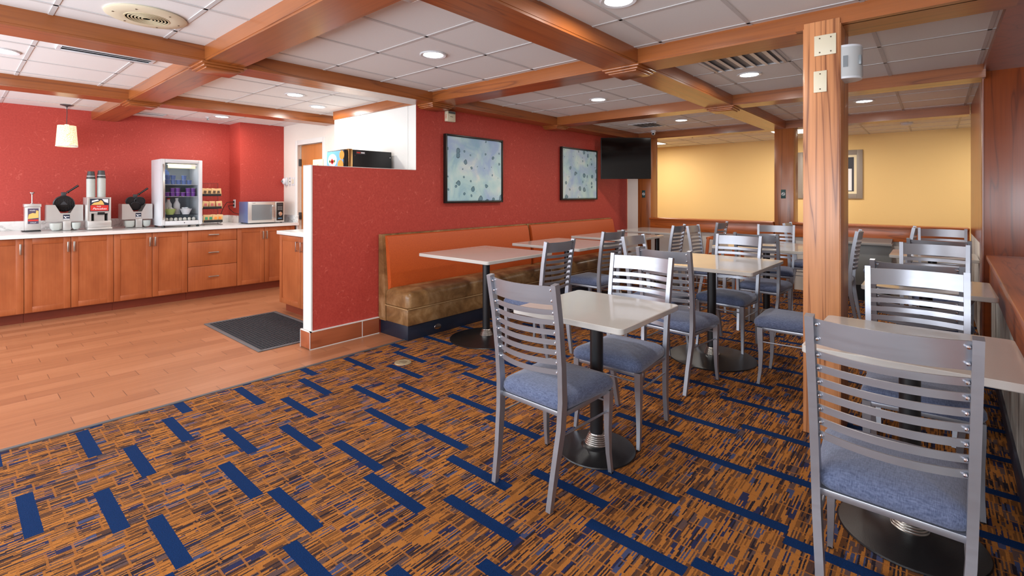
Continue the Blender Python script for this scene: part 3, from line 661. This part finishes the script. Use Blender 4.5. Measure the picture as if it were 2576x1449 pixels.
MB().box(.042, .018, z0 + .06, W - .042, .022, Hh - .045).build('door_glass', 'glass', d)
MB().bar([(.022, -.002, .10), (.022, -.026, .14), (.022, -.03, .42), (.022, -.026, .74), (.022, -.002, .78)], .014, .012, Vector((1, 0, 0))).build('door_handle', 'nickel', d)
MB().box(.32, .013, .768, .385, .0175, .784).build('maker_badge', 'sticker_white', d)
MB().cyl((.245, -.002, .055), (.245, .01, .055), .006).build('door_lock', 'graphite', d)
MB().box(.10, .10, Hh - .105, W - .05, .13, Hh - .05).build('lamp_cover', plain('lit_fridge_lamp', rgb(250, 225, 180), .5, emit=(1, .85, .6, 1), es=.5), t)
for zz in (.535, .385, .155): MB().box(.03, .06, zz - .004, W - .03, D - .04, zz, .001).build('shelf', 'glass' if zz < .2 else 'sticker_white', t)
for fx in (.04, W - .04):
    for fy in (.06, D - .05): MB().cyl((fx, fy, 0), (fx, fy, z0 + .004), .016).build('foot', 'black', t)
lamp('fridge_lamp', 'AREA', (FX + .22, FY + .12, FZ + Hh - .06), (0, 0, 0), .8, (.9, .95, 1), .25, .08)
def pot(mat, r=.026, h=.05):
    return MB().lathe([(.001, 0), (r * .82, 0), (r, h - .003), (r + .003, h - .002), (r + .003, h), (.001, h)], n=20).build('yogurt_cup', mat)
pp = pot('purple_pot'); bp = pot('blue_pot', .027, .055); first_p = [True, True]
lid_p = MB().lathe([(.001, .0505), (.028, .0505), (.028, .052), (.001, .052)], n=20).build('foil_lid', 'sticker_white', pp)
lid_b = MB().lathe([(.001, .0555), (.029, .0555), (.029, .057), (.001, .057)], n=20).build('foil_lid', 'sticker_white', bp)
def put(proto, idx, x, y, z, lab, grp):
    o = proto if first_p[idx] else copy_tree(proto); first_p[idx] = False; o.location = (FX + x, FY + y, FZ + z); tag(o, lab, 'yogurt', grp)
for i in range(6): put(pp, 0, .085 + i * .056, .09, .3855, 'purple yogurt cup on the middle fridge shelf, lower row, %s from the left' % ORD[i], 'purple yogurt cups, lower row')
for i in (1, 2, 4, 5): put(pp, 0, .085 + i * .056, .09, .4385, 'purple yogurt cup of the upper row on the middle fridge shelf, above the %s' % ORD[i], 'purple yogurt cups, upper row')
for i in range(5): put(bp, 1, .09 + i * .058, .09, .5355, 'blue yogurt cup on the top fridge shelf, lower row, %s from the left' % ORD[i], 'blue yogurt cups on the top shelf')
for i in (0, 1, 3): put(bp, 1, .09 + i * .058, .09, .5935, 'blue yogurt cup stacked on the %s of the top fridge shelf row' % ORD[i], 'blue yogurt cups stacked on the top shelf')
t = thing('milk_carton', 'tall blue and white carton at the back left of the top fridge shelf', 'carton', (FX + .09, FY + .20, FZ + .5355)); MB().box(-.035, -.035, 0, .035, .035, .15, .003).prism([(-.035, .15), (.035, .15), (.004, .19), (-.004, .19)], -.034, .034).build('carton_body', 'blue_pot', t); MB().box(-.03, -.037, .03, .03, -.0352, .08).build('print_panel', 'sticker_white', t)
for i, (x, lab) in enumerate(((.13, 'red and white striped bottle on the lower fridge shelf'), (.22, 'plain white bottle on the lower fridge shelf'))):
    t = thing('milk_bottle', lab, 'bottle', (FX + x, FY + .22, FZ + .1555)); MB().lathe([(.001, 0), (.034, 0), (.036, .01), (.036, .13), (.016, .17), (.016, .19), (.001, .19)], n=24).build('bottle_body', 'sticker_white', t)
    MB().lathe([(.018, .19), (.018, .205), (.001, .206)], n=16).build('cap', 'sticker_red' if i == 0 else 'sticker_white', t)
for x, mt, lab, c2 in ((.12, 'green_bowl', 'pale green bowl of small cream pots in the fridge', 'egg'), (.29, 'sticker_white', 'white bowl of small milk pots in the fridge', 'sticker_white')):
    t = thing('bowl', lab, 'bowl', (FX + x, FY + .11, FZ + .1555)); MB().lathe([(.001, 0), (.035, 0), (.065, .07), (.068, .072), (.062, .07), (.033, .005), (.001, .005)], n=28).build('bowl_shell', mt, t)
    m = MB(); random.seed(3)
    for k in range(16): a = random.random() * 6.28; r = random.random() * .042; m.lathe([(.001, 0), (.012, 0), (.015, .018), (.001, .018)], (r * math.cos(a), r * math.sin(a), .045 + random.random() * .03), 10)
    tag(m.build('creamer_pots', c2, t), kind='stuff')
eg = None
for i in range(7):
    if eg is None: eg = MB().ball((0, 0, .021), .021, (1, 1, 1.15)).build('egg', 'egg'); o = eg
    else: o = eg.copy(); COL.objects.link(o)
    o.location = (FX + .075 + i * .049, FY + .08, FZ + .0755); tag(o, 'white egg at the bottom of the fridge, %s from the left' % ORD[i], 'egg', 'eggs lined up at the bottom of the fridge')

# packet rack
t = thing('packet_rack', 'black three-tier wire rack of oatmeal packets between fridge and outlet', 'rack', (2.21, 7.30, CT))
m = MB()
for x in (0, .22): m.tube([(x, .16, 0), (x, .16, .56)], .003, 8).tube([(x, -.02, .003), (x, .16, .003)], .003, 8)
for k in range(14): m.tube([(k * .22 / 13, .162, .02), (k * .22 / 13, .162, .56)], .0013, 6)
for z in (.03, .12, .21, .30, .39, .48, .56): m.tube([(0, .161, z), (.22, .161, z)], .0016, 6)
m.build('wire_back', 'black_metal', t)
for k, (z, y) in enumerate(((.035, -.02), (.215, .01), (.385, .03))):
    m = MB().box(0, y, z, .22, y + .004, z + .032, .001).box(0, y + .004, z, .22, .16, z + .003).box(0, y, z, .003, .16, z + .03).box(.217, y, z, .22, .16, z + .03)
    m.build('shelf_tray', 'black_metal', t)
for z, y, items in ((.385, .03, (('brown_print', 'kraft packet with brown square prints on the top rack tier'),) * 4), (.215, .01, (('pink_print', 'kraft packet with pink print on the middle rack tier'),) * 3), (.035, -.02, (('green_print', 'kraft packet with green square print on the bottom rack tier'),) * 2 + (('orange_print', 'kraft packet with orange print on the bottom rack tier'),) * 2)):
    nn = len(items)
    for i, (mt, lab) in enumerate(items):
        p = thing('oatmeal_packet', lab + ', ' + ORD[i] + ' from the left', 'packet', (2.21 + .03 + i * (.165 / max(nn - 1, 1)), 7.30 + y + .014 + .012 * (i % 2), CT + z + .004), random.uniform(-6, 6), lab.replace('packet', 'packets'))
        q = Matrix.Rotation(R(random.uniform(-8, 8)), 3, 'Y')
        MB().box(-.037, 0, 0, .037, .018, .10, .004, rot=q).build('pouch', 'kraft', p); MB().box(-.016, -.0018, .035, .016, -.0002, .07, rot=q).build('print', mt, p)
# outlet and cords
t = thing('power_outlet', 'white wall outlet with two black plugs beside the microwave', 'outlet', (2.73, 7.70, 1.19), -90)
MB().box(-.04, -.007, -.06, .04, -.0005, .06, .003).build('cover_plate', 'whiteplastic', t)
MB().box(-.014, -.022, .012, .014, -.007, .038, .004).box(-.014, -.022, -.038, .014, -.007, -.012, .004).build('plugs', 'black', t)
cA = (MB().tube([(2.708, 7.70, 1.215), (2.62, 7.68, 1.21), (2.55, 7.62, 1.13), (2.49, 7.55, 1.02), (2.47, 7.46, .93), (2.42, 7.50, .922), (2.20, 7.6, .922), (2.15, 7.62, .922)], .004, 8).build('power_cord', 'black'))
cB = (MB().tube([(2.708, 7.70, 1.165), (2.64, 7.68, 1.16), (2.63, 7.62, 1.12), (2.67, 7.56, 1.06), (2.718, 7.47, 1.04), (2.74, 7.455, 1.03)], .004, 8).build('power_cord', 'black'))
# microwave
t = thing('microwave', 'stainless microwave oven at the right end of the kitchen counter', 'microwave', (2.70, 7.13, CT)); W = .49
MB().box(0, .02, .012, W, .33, .305, .004).build('casing', 'mw_blue', t)
f = MB().box(0, 0, .012, .36, .022, .305, .005).build('door', 'steel', t)
MB().box(.045, -.0015, .05, .315, -.0002, .265, .003).build('door_window', 'grey_door', f); MB().bar([(.338, 0, .07), (.338, -.028, .085), (.338, -.034, .16), (.338, -.028, .235), (.338, 0, .25)], .018, .014, Vector((1, 0, 0))).build('door_handle', 'chrome', f)
text('maker_lettering', 'SHARP', .014, f, (.075, -.0006, .287), (90, 0, 0), 'graphite')
f = MB().box(.362, 0, .012, W, .022, .305, .004).build('control_panel', 'steel', t)
MB().box(.38, -.0015, .035, .475, -.0002, .29, .002).build('black_fascia', 'black', f); MB().lathe([(.030, 0), (.028, .014), (.018, .018), (.001, .018)], (.428, -.0015, .13), 28, Matrix.Rotation(R(90), 3, 'X')).build('timer_dial', 'chrome', f)
MB().box(.392, -.0024, .25, .464, -.0014, .278).build('display', 'graphite', f); MB().box(.40, -.0024, .062, .455, -.0014, .070).build('start_button', 'sky_print', f)
m = MB()
for r in range(3):
    for c in range(3): m.box(.395 + c * .024, -.0022, .185 + r * .02, .413 + c * .024, -.0014, .197 + r * .02)
m.build('button_marks', 'grey_print', f)
for fx in (.03, W - .03):
    for fy in (.04, .30): MB().cyl((fx, fy, 0), (fx, fy, .014), .013).build('foot', 'black', t)
cB.parent = t; cB.location = (-2.70, -7.13, -CT); cA.parent = FR; cA.location = (-FX, -FY, -FZ)
# wall devices on the hall wall
t = thing('fire_alarm_horn', 'round white fire alarm strobe on the white hall wall', 'alarm', (3.35, 7.40, 1.52), -90)
MB().box(-.05, -.02, -.06, .05, -.0005, .06, .012).lathe([(.05, 0), (.047, .03), (.03, .045), (.001, .05)], (-.0, -.018, 0), 28, Matrix.Rotation(R(90), 3, 'X')).build('alarm_body', 'whiteplastic', t)
MB().lathe([(.018, 0), (.015, .012), (.001, .013)], (0, -.067, 0), 20, Matrix.Rotation(R(90), 3, 'X')).build('strobe_lens', 'grey_door', t)
t = thing('sign_plate', 'small white instruction plate with black marks beside the fire alarm', 'sign', (3.35, 7.29, 1.515), -90); MB().box(-.022, -.004, -.07, .022, -.0005, .07, .001).build('plate', 'whiteplastic', t)
m = MB().lathe([(.013, 0), (.013, .001)], (0, -.004, 0), 16, Matrix.Rotation(R(90), 3, 'X'))
for z in (-.055, -.045, -.035, .035, .045, .055): m.box(-.014, -.0052, z - .002, .014, -.0041, z + .002)
m.build('printed_marks', 'black', t)
t = thing('light_switch', 'white double rocker switch plate left of the wooden hall door', 'switch', (3.35, 7.19, 1.515), -90); MB().box(-.045, -.006, -.06, .045, -.0005, .06, .003).build('cover_plate', 'whiteplastic', t); MB().box(-.032, -.009, -.035, -.005, -.006, .035, .002).box(.005, -.009, -.035, .032, -.006, .035, .002).build('rockers', 'cream', t)
# juice machine on the short counter
t = thing('juice_machine', 'black juice dispenser with a blue fruit front rising above the low partition', 'juice dispenser', (2.60, 4.40, CT))
MB().box(.05, 0, .18, .51, .34, .86, .004).box(.05, .0, .0, .51, .34, .05, .004).box(.22, 0, .05, .51, .34, .18).build('cabinet', 'black', t)
MB().box(.0, 0, .18, .048, .34, .866, .004).build('side_trim', 'brass', t)
MB().box(-.045, .004, .50, -.001, .336, .855, .01).build('front_bezel', 'black', t)
lb = MB().box(-.050, .012, .52, -.0452, .328, .845, .002).build('graphic_panel', 'sky_print', t)
MB().lathe([(.085, 0), (.085, .001)], (-.0503, .215, .755), 30, Matrix.Rotation(R(-90), 3, 'Y') @ Matrix.Diagonal((.75, 1, 1))).build('emblem_oval', 'sticker_white', lb)
m = MB()
for (yy, zz) in ((.235, .745), (.215, .735), (.200, .747), (.22, .76)): m.lathe([(.016, 0), (.016, .001)], (-.0515, yy, zz - .005), 14, Matrix.Rotation(R(-90), 3, 'Y'))
m.build('cherries', 'sticker_red', lb)
m = MB()
for (yy, zz) in ((.265, .745), (.175, .745)): m.lathe([(.014, 0), (.014, .001)], (-.0513, yy, zz), 12, Matrix.Rotation(R(-90), 3, 'Y'))
m.build('leaves', 'leaf', lb)
m = MB()
for (yy, zz, r) in ((.06, .70, .055), (.035, .80, .045)): m.lathe([(r, 0), (r, .001)], (-.0507, yy, zz), 26, Matrix.Rotation(R(-90), 3, 'Y'))
m.build('orange_slices', 'orange_print', lb)
lb = MB().box(.085, -.002, .815, .19, -.0003, .848).build('maker_badge', 'graphite', t); MB().box(.092, -.003, .826, .132, -.0019, .838).build('red_wordmark', 'sticker_red', lb); MB().box(.14, -.003, .826, .182, -.0019, .838).build('white_wordmark', 'sticker_white', lb)
MB().cyl((.072, -.002, .80), (.072, .0, .80), .005).cyl((.49, -.002, .80), (.49, 0, .80), .005).build('screws', 'chrome', t)
t = thing('table_sign', 'pale yellow sign standing beside the juice machine behind the partition', 'sign', (2.60, 5.0, CT), -90)
MB().box(-.11, -.006, .0, .11, 0, .785, .002).box(-.11, 0, 0, .11, .09, .006).build('sign_panel', 'pale_yellow', t); MB().lathe([(.03, 0), (.03, .001), (.024, .001), (.024, 0)], (0, -.0065, .70), 24, Matrix.Rotation(R(90), 3, 'X')).build('printed_ring', 'orange_print', t)
# pendant
t = thing('pendant_lamp', 'lit cream fabric pendant lamp hanging near the red kitchen wall', 'pendant lamp', (.895, 7.55, CZ))
MB().lathe([(.06, -.0005), (.06, -.006), (.012, -.02), (.006, -.03)], n=24).build('canopy', 'graphite', t); MB().tube([(0, 0, -.02), (.002, 0, -.10), (-.002, 0, -.2), (0, 0, -.235)], .003, 8).build('cord', 'graphite', t)
def shade_mat():
    m = NT('lit_fabric_shade'); n = m.noise(m.coord(), 130, 2); c = m.ramp(n, [(.35, rgb(196, 178, 130)), (.6, rgb(250, 240, 205))]); m.color(c); m.p.inputs['Roughness'].default_value = .9
    m.t.links.new(c.outputs[0], m.p.inputs['Emission Color']); m.p.inputs['Emission Strength'].default_value = .75; return m.m
MB().lathe([(.082, -.24), (.098, -.48), (.095, -.48), (.079, -.24)], n=40).build('shade', shade_mat(), t)
MB().lathe([(.0985, -.468), (.0995, -.48), (.097, -.481), (.096, -.468)], n=40).build('bottom_band', 'sticker_white', t); MB().lathe([(.02, -.225), (.02, -.245), (.001, -.246)], n=20).box(-.08, -.002, -.243, .08, .002, -.240).build('fitter', 'sticker_white', t)
MB().lathe([(.001, -.26), (.02, -.29), (.028, -.33), (.001, -.36)], n=16).build('bulb', 'lens', t)
lamp('pendant_bulb', 'POINT', (.895, 7.55, CZ - .42), (0, 0, 0), 3, (1, .85, .6)).data.shadow_soft_size = .05

# ------------------------------------------------------------------ dining wall: pictures, television, alarm
def picture(x0, x1, z0, z1, mat, lab):
    t = thing('framed_picture', lab, 'picture', ((x0 + x1) / 2, 4.04, z0)); hx = (x1 - x0) / 2; h = z1 - z0; e = .02
    MB().box(-hx, -.045, 0, -hx + e, -.001, h, .002).box(hx - e, -.045, 0, hx, -.001, h, .002).box(-hx + e, -.045, 0, hx - e, -.001, e, .002).box(-hx + e, -.045, h - e, hx - e, -.001, h, .002).build('frame', 'frame_black', t)
    MB().box(-hx + e + .008, -.038, e + .008, hx - e - .008, -.028, h - e - .008).box(-hx + e, -.028, e, hx - e, -.002, h - e).build('canvas', mat, t)
picture(3.522, 4.447, 1.23, 1.985, 'art1', 'larger-looking black-framed blue watercolour with dark spots, left of the two on the red wall')
picture(5.70, 6.66, 1.243, 2.005, 'art2', 'black-framed blue watercolour with spots beside the television')
t = thing('television', 'black wall-mounted television in the corner above the bench end', 'television', (6.91, 3.64, 1.565), 40.9 - 90)
MB().box(-.39, -.012, 0, .39, .02, .64, .004).box(-.25, .02, .12, .25, .05, .5, .01).build('cabinet', 'black', t); MB().box(-.382, -.0135, .012, .382, -.0118, .632).build('screen', 'blackgloss', t)
MB().box(-.05, .045, .45, .05, .08, .60).box(-.02, .08, .50, .02, .38, .55).box(-.06, .36, .42, .06, .40, .68).build('wall_bracket', 'graphite', t)
t = thing('fire_alarm_horn', 'small cream fire alarm box under the beam on the red wall', 'alarm', (3.60, 4.04, 2.12)); MB().box(-.06, -.05, 0, .06, -.0005, .115, .006).build('alarm_body', 'cream', t)
MB().box(-.045, -.053, .085, .052, -.0498, .11).build('strobe_window', 'graphite', t); MB().box(-.02, -.0515, .05, .02, -.0498, .055).build('slot', 'brown_print', t)
text('fire_lettering', 'FIRE', .028, t, (-.0605, -.025, .055), (90, 90, -90), 'sticker_red')
t = thing('framed_picture', 'taupe-framed picture on the yellow wall, half hidden by the oak post', 'picture', (10.3, 1.43, 1.25), -90); hx, h, e = .49, .845, .085
MB().box(-hx, -.03, 0, -hx + e, -.001, h, .004).box(hx - e, -.03, 0, hx, -.001, h, .004).box(-hx + e, -.03, 0, hx - e, -.001, e, .004).box(-hx + e, -.03, h - e, hx - e, -.001, h, .004).build('frame', 'taupe', t)
MB().box(-hx + e, -.018, e, hx - e, -.002, h - e).build('mat_board', 'mat_cream', t)
pr = MB().box(-hx + e + .04, -.020, e + .04, hx - e - .04, -.0185, h - e - .04).build('print', 'night_print', t)
MB().box(-.26, -.0215, .22, -.18, -.0202, .62).box(.02, -.0215, .16, .14, -.0202, .45).build('grey_shapes', 'grey_print', pr); MB().box(.27, -.0215, .14, .335, -.0202, .52).build('light_shape', 'sticker_white', pr)

# ------------------------------------------------------------------ banquettes
def bench(x0, x1, lab):
    t = thing('bench_seat', lab, 'bench', ((x0 + x1) / 2, 4.03, 0)); hx = (x1 - x0) / 2
    MB().box(-hx + .02, -.43, 0, hx - .02, -.005, .135, .002).build('plinth', 'base_black', t)
    MB().box(-hx + .004, -.45, .137, hx - .004, -.118, .285, .006).build('seat_box', 'vinyl', t)
    m = MB(); pillow(m, hx, .185, .05, [(.012, .285), (0, .30), (0, .385), (.006, .41), (.02, .428), (.05, .443), (.10, .455), (.15, .460)], cx=0, cy=-.275, k=6); m.build('seat_cushion', 'vinyl', t)
    MB().tube([(-hx, -.455, .287), (hx, -.455, .287)], .005, 8).tube([(-hx - .003, -.455, .287), (-hx - .003, -.11, .287)], .005, 8).build('piping', plain('vinyl_piping', rgb(176, 140, 96), .4), t)
    sd = [(-.002, .135), (-.115, .135), (-.105, .45), (-.055, .945), (-.002, .945)]
    MB().prism(sd, -hx, hx, 'yz').build('back_shell', 'vinyl', t)
    ys = [(-.10, .42), (-.145, .44), (-.152, .50), (-.125, .75), (-.10, .89), (-.085, .925), (-.06, .932), (-.055, .92)]
    MB().prism(ys, -hx + .035, hx - .005, 'yz').build('back_cushion', 'orange', t)
    return t
b1 = bench(2.70, 4.862, 'orange and brown upholstered bench nearest the low partition, end panel visible'); bench(4.884, 7.04, 'orange and brown upholstered bench running on toward the television')
MB().lathe([(.035, 0), (.033, .003), (.001, .004)], (3.07 - 3.781, -.4305, .062), 24, Matrix.Rotation(R(90), 3, 'X') @ Matrix.Diagonal((1.2, .8, 1))).build('oval_badge', 'chrome', b1)
t = thing('floor_outlet', 'round brass floor outlet cover set in the carpet', 'floor outlet', (2.35, 3.175, 0)); MB().lathe([(.066, .0005), (.064, .004), (.05, .006), (.05, .005), (.001, .005)], n=36).build('cover', plain('aged_brass_cover', rgb(176, 162, 130), .4, .4), t); MB().lathe([(.03, .0052), (.03, .0075), (.02, .0078), (.001, .0078)], n=24).build('cap', plain('aged_brass_cap', rgb(150, 140, 116), .4, .5), t)

# ------------------------------------------------------------------ tables
def table(half, zt, rb, lab, x, y, rz=0, hy=None):
    t = thing('dining_table', lab, 'table', (x, y, 0), rz); hy = hy or half
    m = MB(); slab(m, half, hy, .025, zt - .028, zt, .003); m.build('tabletop', 'laminate', t)
    MB().cyl((0, 0, .07), (0, 0, zt - .03), .034, n=28).build('pole', 'black_metal', t)
    MB().box(-half * .55, -.02, zt - .045, half * .55, .02, zt - .029).box(-.02, -half * .55, zt - .045, .02, half * .55, zt - .029).build('mounting_plate', 'black_metal', t)
    pr = [(rb * .98, 0), (rb, .004), (rb * .985, .009), (rb * .75, .016), (rb * .4, .024), (.07, .034), (.04, .04), (.001, .04)]
    MB().lathe(pr, n=56).build('disc_base', 'iron', t)
    cp = []
    for i in range(6): z = .034 + i * .0085; r = .060 - i * .0036; cp += [(r, z), (r + .001, z + .004), (r - .0025, z + .0062)]
    MB().lathe([(.05, .03)] + cp + [(.036, .09), (.035, .09)], n=32).build('ribbed_collar', 'nickel', t)
    return t
table(.315, .745, .200, 'small square grey table nearest the camera in the middle, between two facing chairs', 2.215, 1.335)
table(.315, .75, .235, 'small square grey table at lower right, seen through the nearest chair', 2.455, .075)
table(.315, .75, .235, 'small square grey table second in the right-hand row beside the half wall', 4.13, .045)
table(.315, .75, .235, 'small square grey table third in the right-hand row, farthest along the half wall', 6.20, .02)
table(.43, .785, .335, 'square grey table left of the oak post with a wide black disc base', 4.07, 1.375, -1)
table(.44, .775, .335, 'square grey table farther back behind the oak post', 5.80, 1.38)
table(.44, .79, .335, 'square grey table at the near end of the orange bench', 3.25, 3.13)
table(.44, .79, .335, 'second square grey table along the orange bench', 4.49, 3.08)
table(.44, .79, .335, 'third square grey table along the orange bench', 5.70, 3.12)
table(.44, .79, .335, 'fourth square grey table along the bench, next to the corner post', 6.98, 3.16)

# ------------------------------------------------------------------ chairs (local +x is the front)
def chair_proto():
    t = thing('dining_chair', 'x', 'chair')
    prof = [(-.245, 0), (-.215, .16), (-.188, .33), (-.182, .45), (-.192, .60), (-.214, .78), (-.245, .955)]
    wy = [.160, .166, .178, .182, .185, .188, .190]
    def xat(z):
        for (x0, z0), (x1, z1) in zip(prof, prof[1:]):
            if z0 <= z <= z1: return x0 + (x1 - x0) * (z - z0) / (z1 - z0)
        return prof[-1][0]
    def wat(z):
        for i in range(len(prof) - 1):
            z0, z1 = prof[i][1], prof[i + 1][1]
            if z0 <= z <= z1: return wy[i] + (wy[i + 1] - wy[i]) * (z - z0) / (z1 - z0)
        return wy[-1]
    zs = [0, .08, .16, .25, .33, .39, .45, .52, .60, .69, .78, .87, .955]
    for s in (1, -1):
        MB().bar([(xat(z), s * wat(z), z) for z in zs], .024, [.022, .026, .03, .034, .036, .036, .036, .034, .032, .031, .03, .03, .03]).build('rear_post', 'silver', t)
        MB().bar([(.172, s * .188, .40), (.170, s * .188, .33), (.166, s * .188, .22), (.170, s * .190, .10), (.182, s * .194, 0.004)], [.032, .032, .026, .021, .018], [.034, .034, .028, .021, .018]).build('front_leg', 'silver', t)
        MB().cyl((.182, s * .194, 0), (.182, s * .194, .006), .011, n=12).build('glide', 'black', t)
        MB().tube([(xat(.30), s * wat(.30), .30), (.166, s * .188, .30)], .005, 8).build('side_stretcher', 'silver', t)
    MB().tube([(.166, -.188, .345), (.166, .188, .345)], .005, 8).build('front_stretcher', 'silver', t)
    m = MB().box(-.185, -.185, .378, .185, .185, .400, .003); m.build('seat_frame', 'silver', t)
    BOLT = MB().ball((0, 0, 0), .006, n=8).build('slat_bolt', 'chrome')
    def slat(zc, h, name):
        x0 = xat(zc); w = wat(zc) - .010; N = 12; bow = .044; lo = []
        for i in range(N + 1):
            u = -1 + 2 * i / N; y = u * w; xx = x0 - bow * (1 - u * u) + .004; tl = (xat(min(zc + .05, .95)) - xat(zc - .05)) / .10 * h / 2
            lo.append([Vector((xx + tl - .003, y, zc + h / 2)), Vector((xx + tl + .003, y, zc + h / 2)), Vector((xx - tl + .003, y, zc - h / 2)), Vector((xx - tl - .003, y, zc - h / 2))])
        sl = MB().rings(lo).build(name, 'silver', t)
        for zb in ((zc + .024, zc - .022) if h > .05 else (zc,)):
            for s in (1, -1):
                b = BOLT.copy() if BOLT.parent else BOLT; COL.objects.link(b) if b is not BOLT else None
                b.parent = sl; b.location = (xat(zb) - .008, s * (wat(zb) - .018), zb)
    slat(.905, .080, 'top_rail')
    for i in range(7): slat(.843 - i * .0433 - .012, .023, 'back_slat')
    m = MB(); pillow(m, .205, .200, .055, [(.03, .400), (.008, .405), (0, .420), (.002, .440), (.012, .455), (.035, .468), (.075, .477), (.12, .482), (.17, .484)], trap=.07, cx=.012, k=6); m.build('seat_cushion', 'seat', t)
    return t
PR = chair_proto(); used = [False]
def chair(x, y, rz, lab):
    o = copy_tree(PR) if used[0] else PR; used[0] = True
    o.location = (x, y, 0); o.rotation_euler = (0, 0, R(rz)); o['label'] = lab; o['group'] = 'silver ladder-back chairs with blue-grey seats'
chair(1.895, 1.37, -2, 'silver ladder-back chair with its back to the camera at the near middle table')
chair(2.525, 1.355, 180, 'bright silver chair facing the camera across the near middle table')
chair(3.44, 1.385, -5, 'silver chair with its back to the camera at the table left of the oak post')
chair(4.48, 1.375, 175, 'silver chair facing the camera across the table left of the oak post')
chair(5.28, 1.28, -3, 'dark-looking chair with its back to the camera at the table behind the oak post')
chair(6.35, 1.43, 188, 'silver chair facing the camera at the far side of the table behind the oak post')
chair(3.25, 2.54, 90, 'chair in profile facing the bench at the first bench table')
chair(4.45, 2.72, 88, 'chair in profile facing the bench at the second bench table, blue seat visible')
chair(4.08, 1.83, -91, 'tan-reflecting chair facing away from the bench at the table left of the oak post')
chair(5.82, 2.60, 92, 'chair in profile facing the bench at the third bench table')
chair(5.88, 1.96, -88, 'tan-reflecting chair facing right at the bench side of the far table')
chair(6.80, 2.40, 89, 'chair in profile facing the fourth bench table, back against the view of the low wall')
chair(7.20, 1.22, -90, 'chair partly hidden just left of the oak post near the low end wall')
chair(1.995, .105, 0, 'largest silver ladder-back chair at lower right, back to the camera')
chair(2.91, .06, 184, 'silver chair facing the camera across the lower right table')
chair(3.71, .07, -3, 'dark chair back just behind the bright chair at the lower right table')
chair(4.62, .01, 180, 'silver chair facing the camera at the second table of the right-hand row')
chair(5.56, -.035, -4, 'dark chair back behind the second right-hand table, at the third table')
chair(6.82, -.06, 181, 'farthest silver chair of the right-hand row, facing the camera')
chair(6.15, .84, 91, 'chair in narrow profile just right of the oak post')
chair(7.21, .425, 90, 'chair at the low end wall mostly hidden by the farthest right-hand chair')
chair(3.91, .76, 92, 'chair cut by the oak post, blue seat showing to its left')

# ------------------------------------------------------------------ small furniture at the end wall
t = thing('service_cabinet', 'grey service cabinet with overhanging top standing at the low end wall', 'cabinet', (7.47, .40, 0))
MB().box(0, 0, .19, .22, .72, .70, .003).build('cabinet_body', 'cabinet_grey', t); MB().box(.02, .02, 0, .22, .70, .19).build('plinth', 'black', t)
MB().box(-.06, -.01, .70, .225, .73, .725, .003).prism([(-.06, .725), (.225, .725), (.225, .77)], .0, .72).build('sloped_top', 'edge', t)
t = thing('high_chair', 'orange wooden high chair standing by the low end wall', 'high chair', (7.44, 2.33, 0), 90)
for sx in (-.2, .2):
    for sy in (-.2, .2): MB().bar([(sx * 1.12, sy * 1.1, 0), (sx * .85, sy * .9, .70)], .035, .035).build('leg', 'hc_wood', t)
MB().box(-.17, -.17, .45, .17, .17, .47, .004).build('seat', 'hc_wood', t)
MB().box(-.19, -.19, .66, -.16, .19, .72, .004).box(-.19, -.19, .56, -.165, .19, .60, .004).build('backrest', 'hc_wood', t)
MB().box(-.19, -.19, .67, .2, -.165, .70, .004).box(-.19, .165, .67, .2, .19, .70, .004).box(.17, -.19, .67, .2, .19, .70, .004).build('guard_rail', 'hc_wood', t)
MB().box(-.2, -.2, .20, .2, -.175, .23, .003).box(-.2, .175, .20, .2, .2, .23, .003).build('stretcher', 'hc_wood', t)
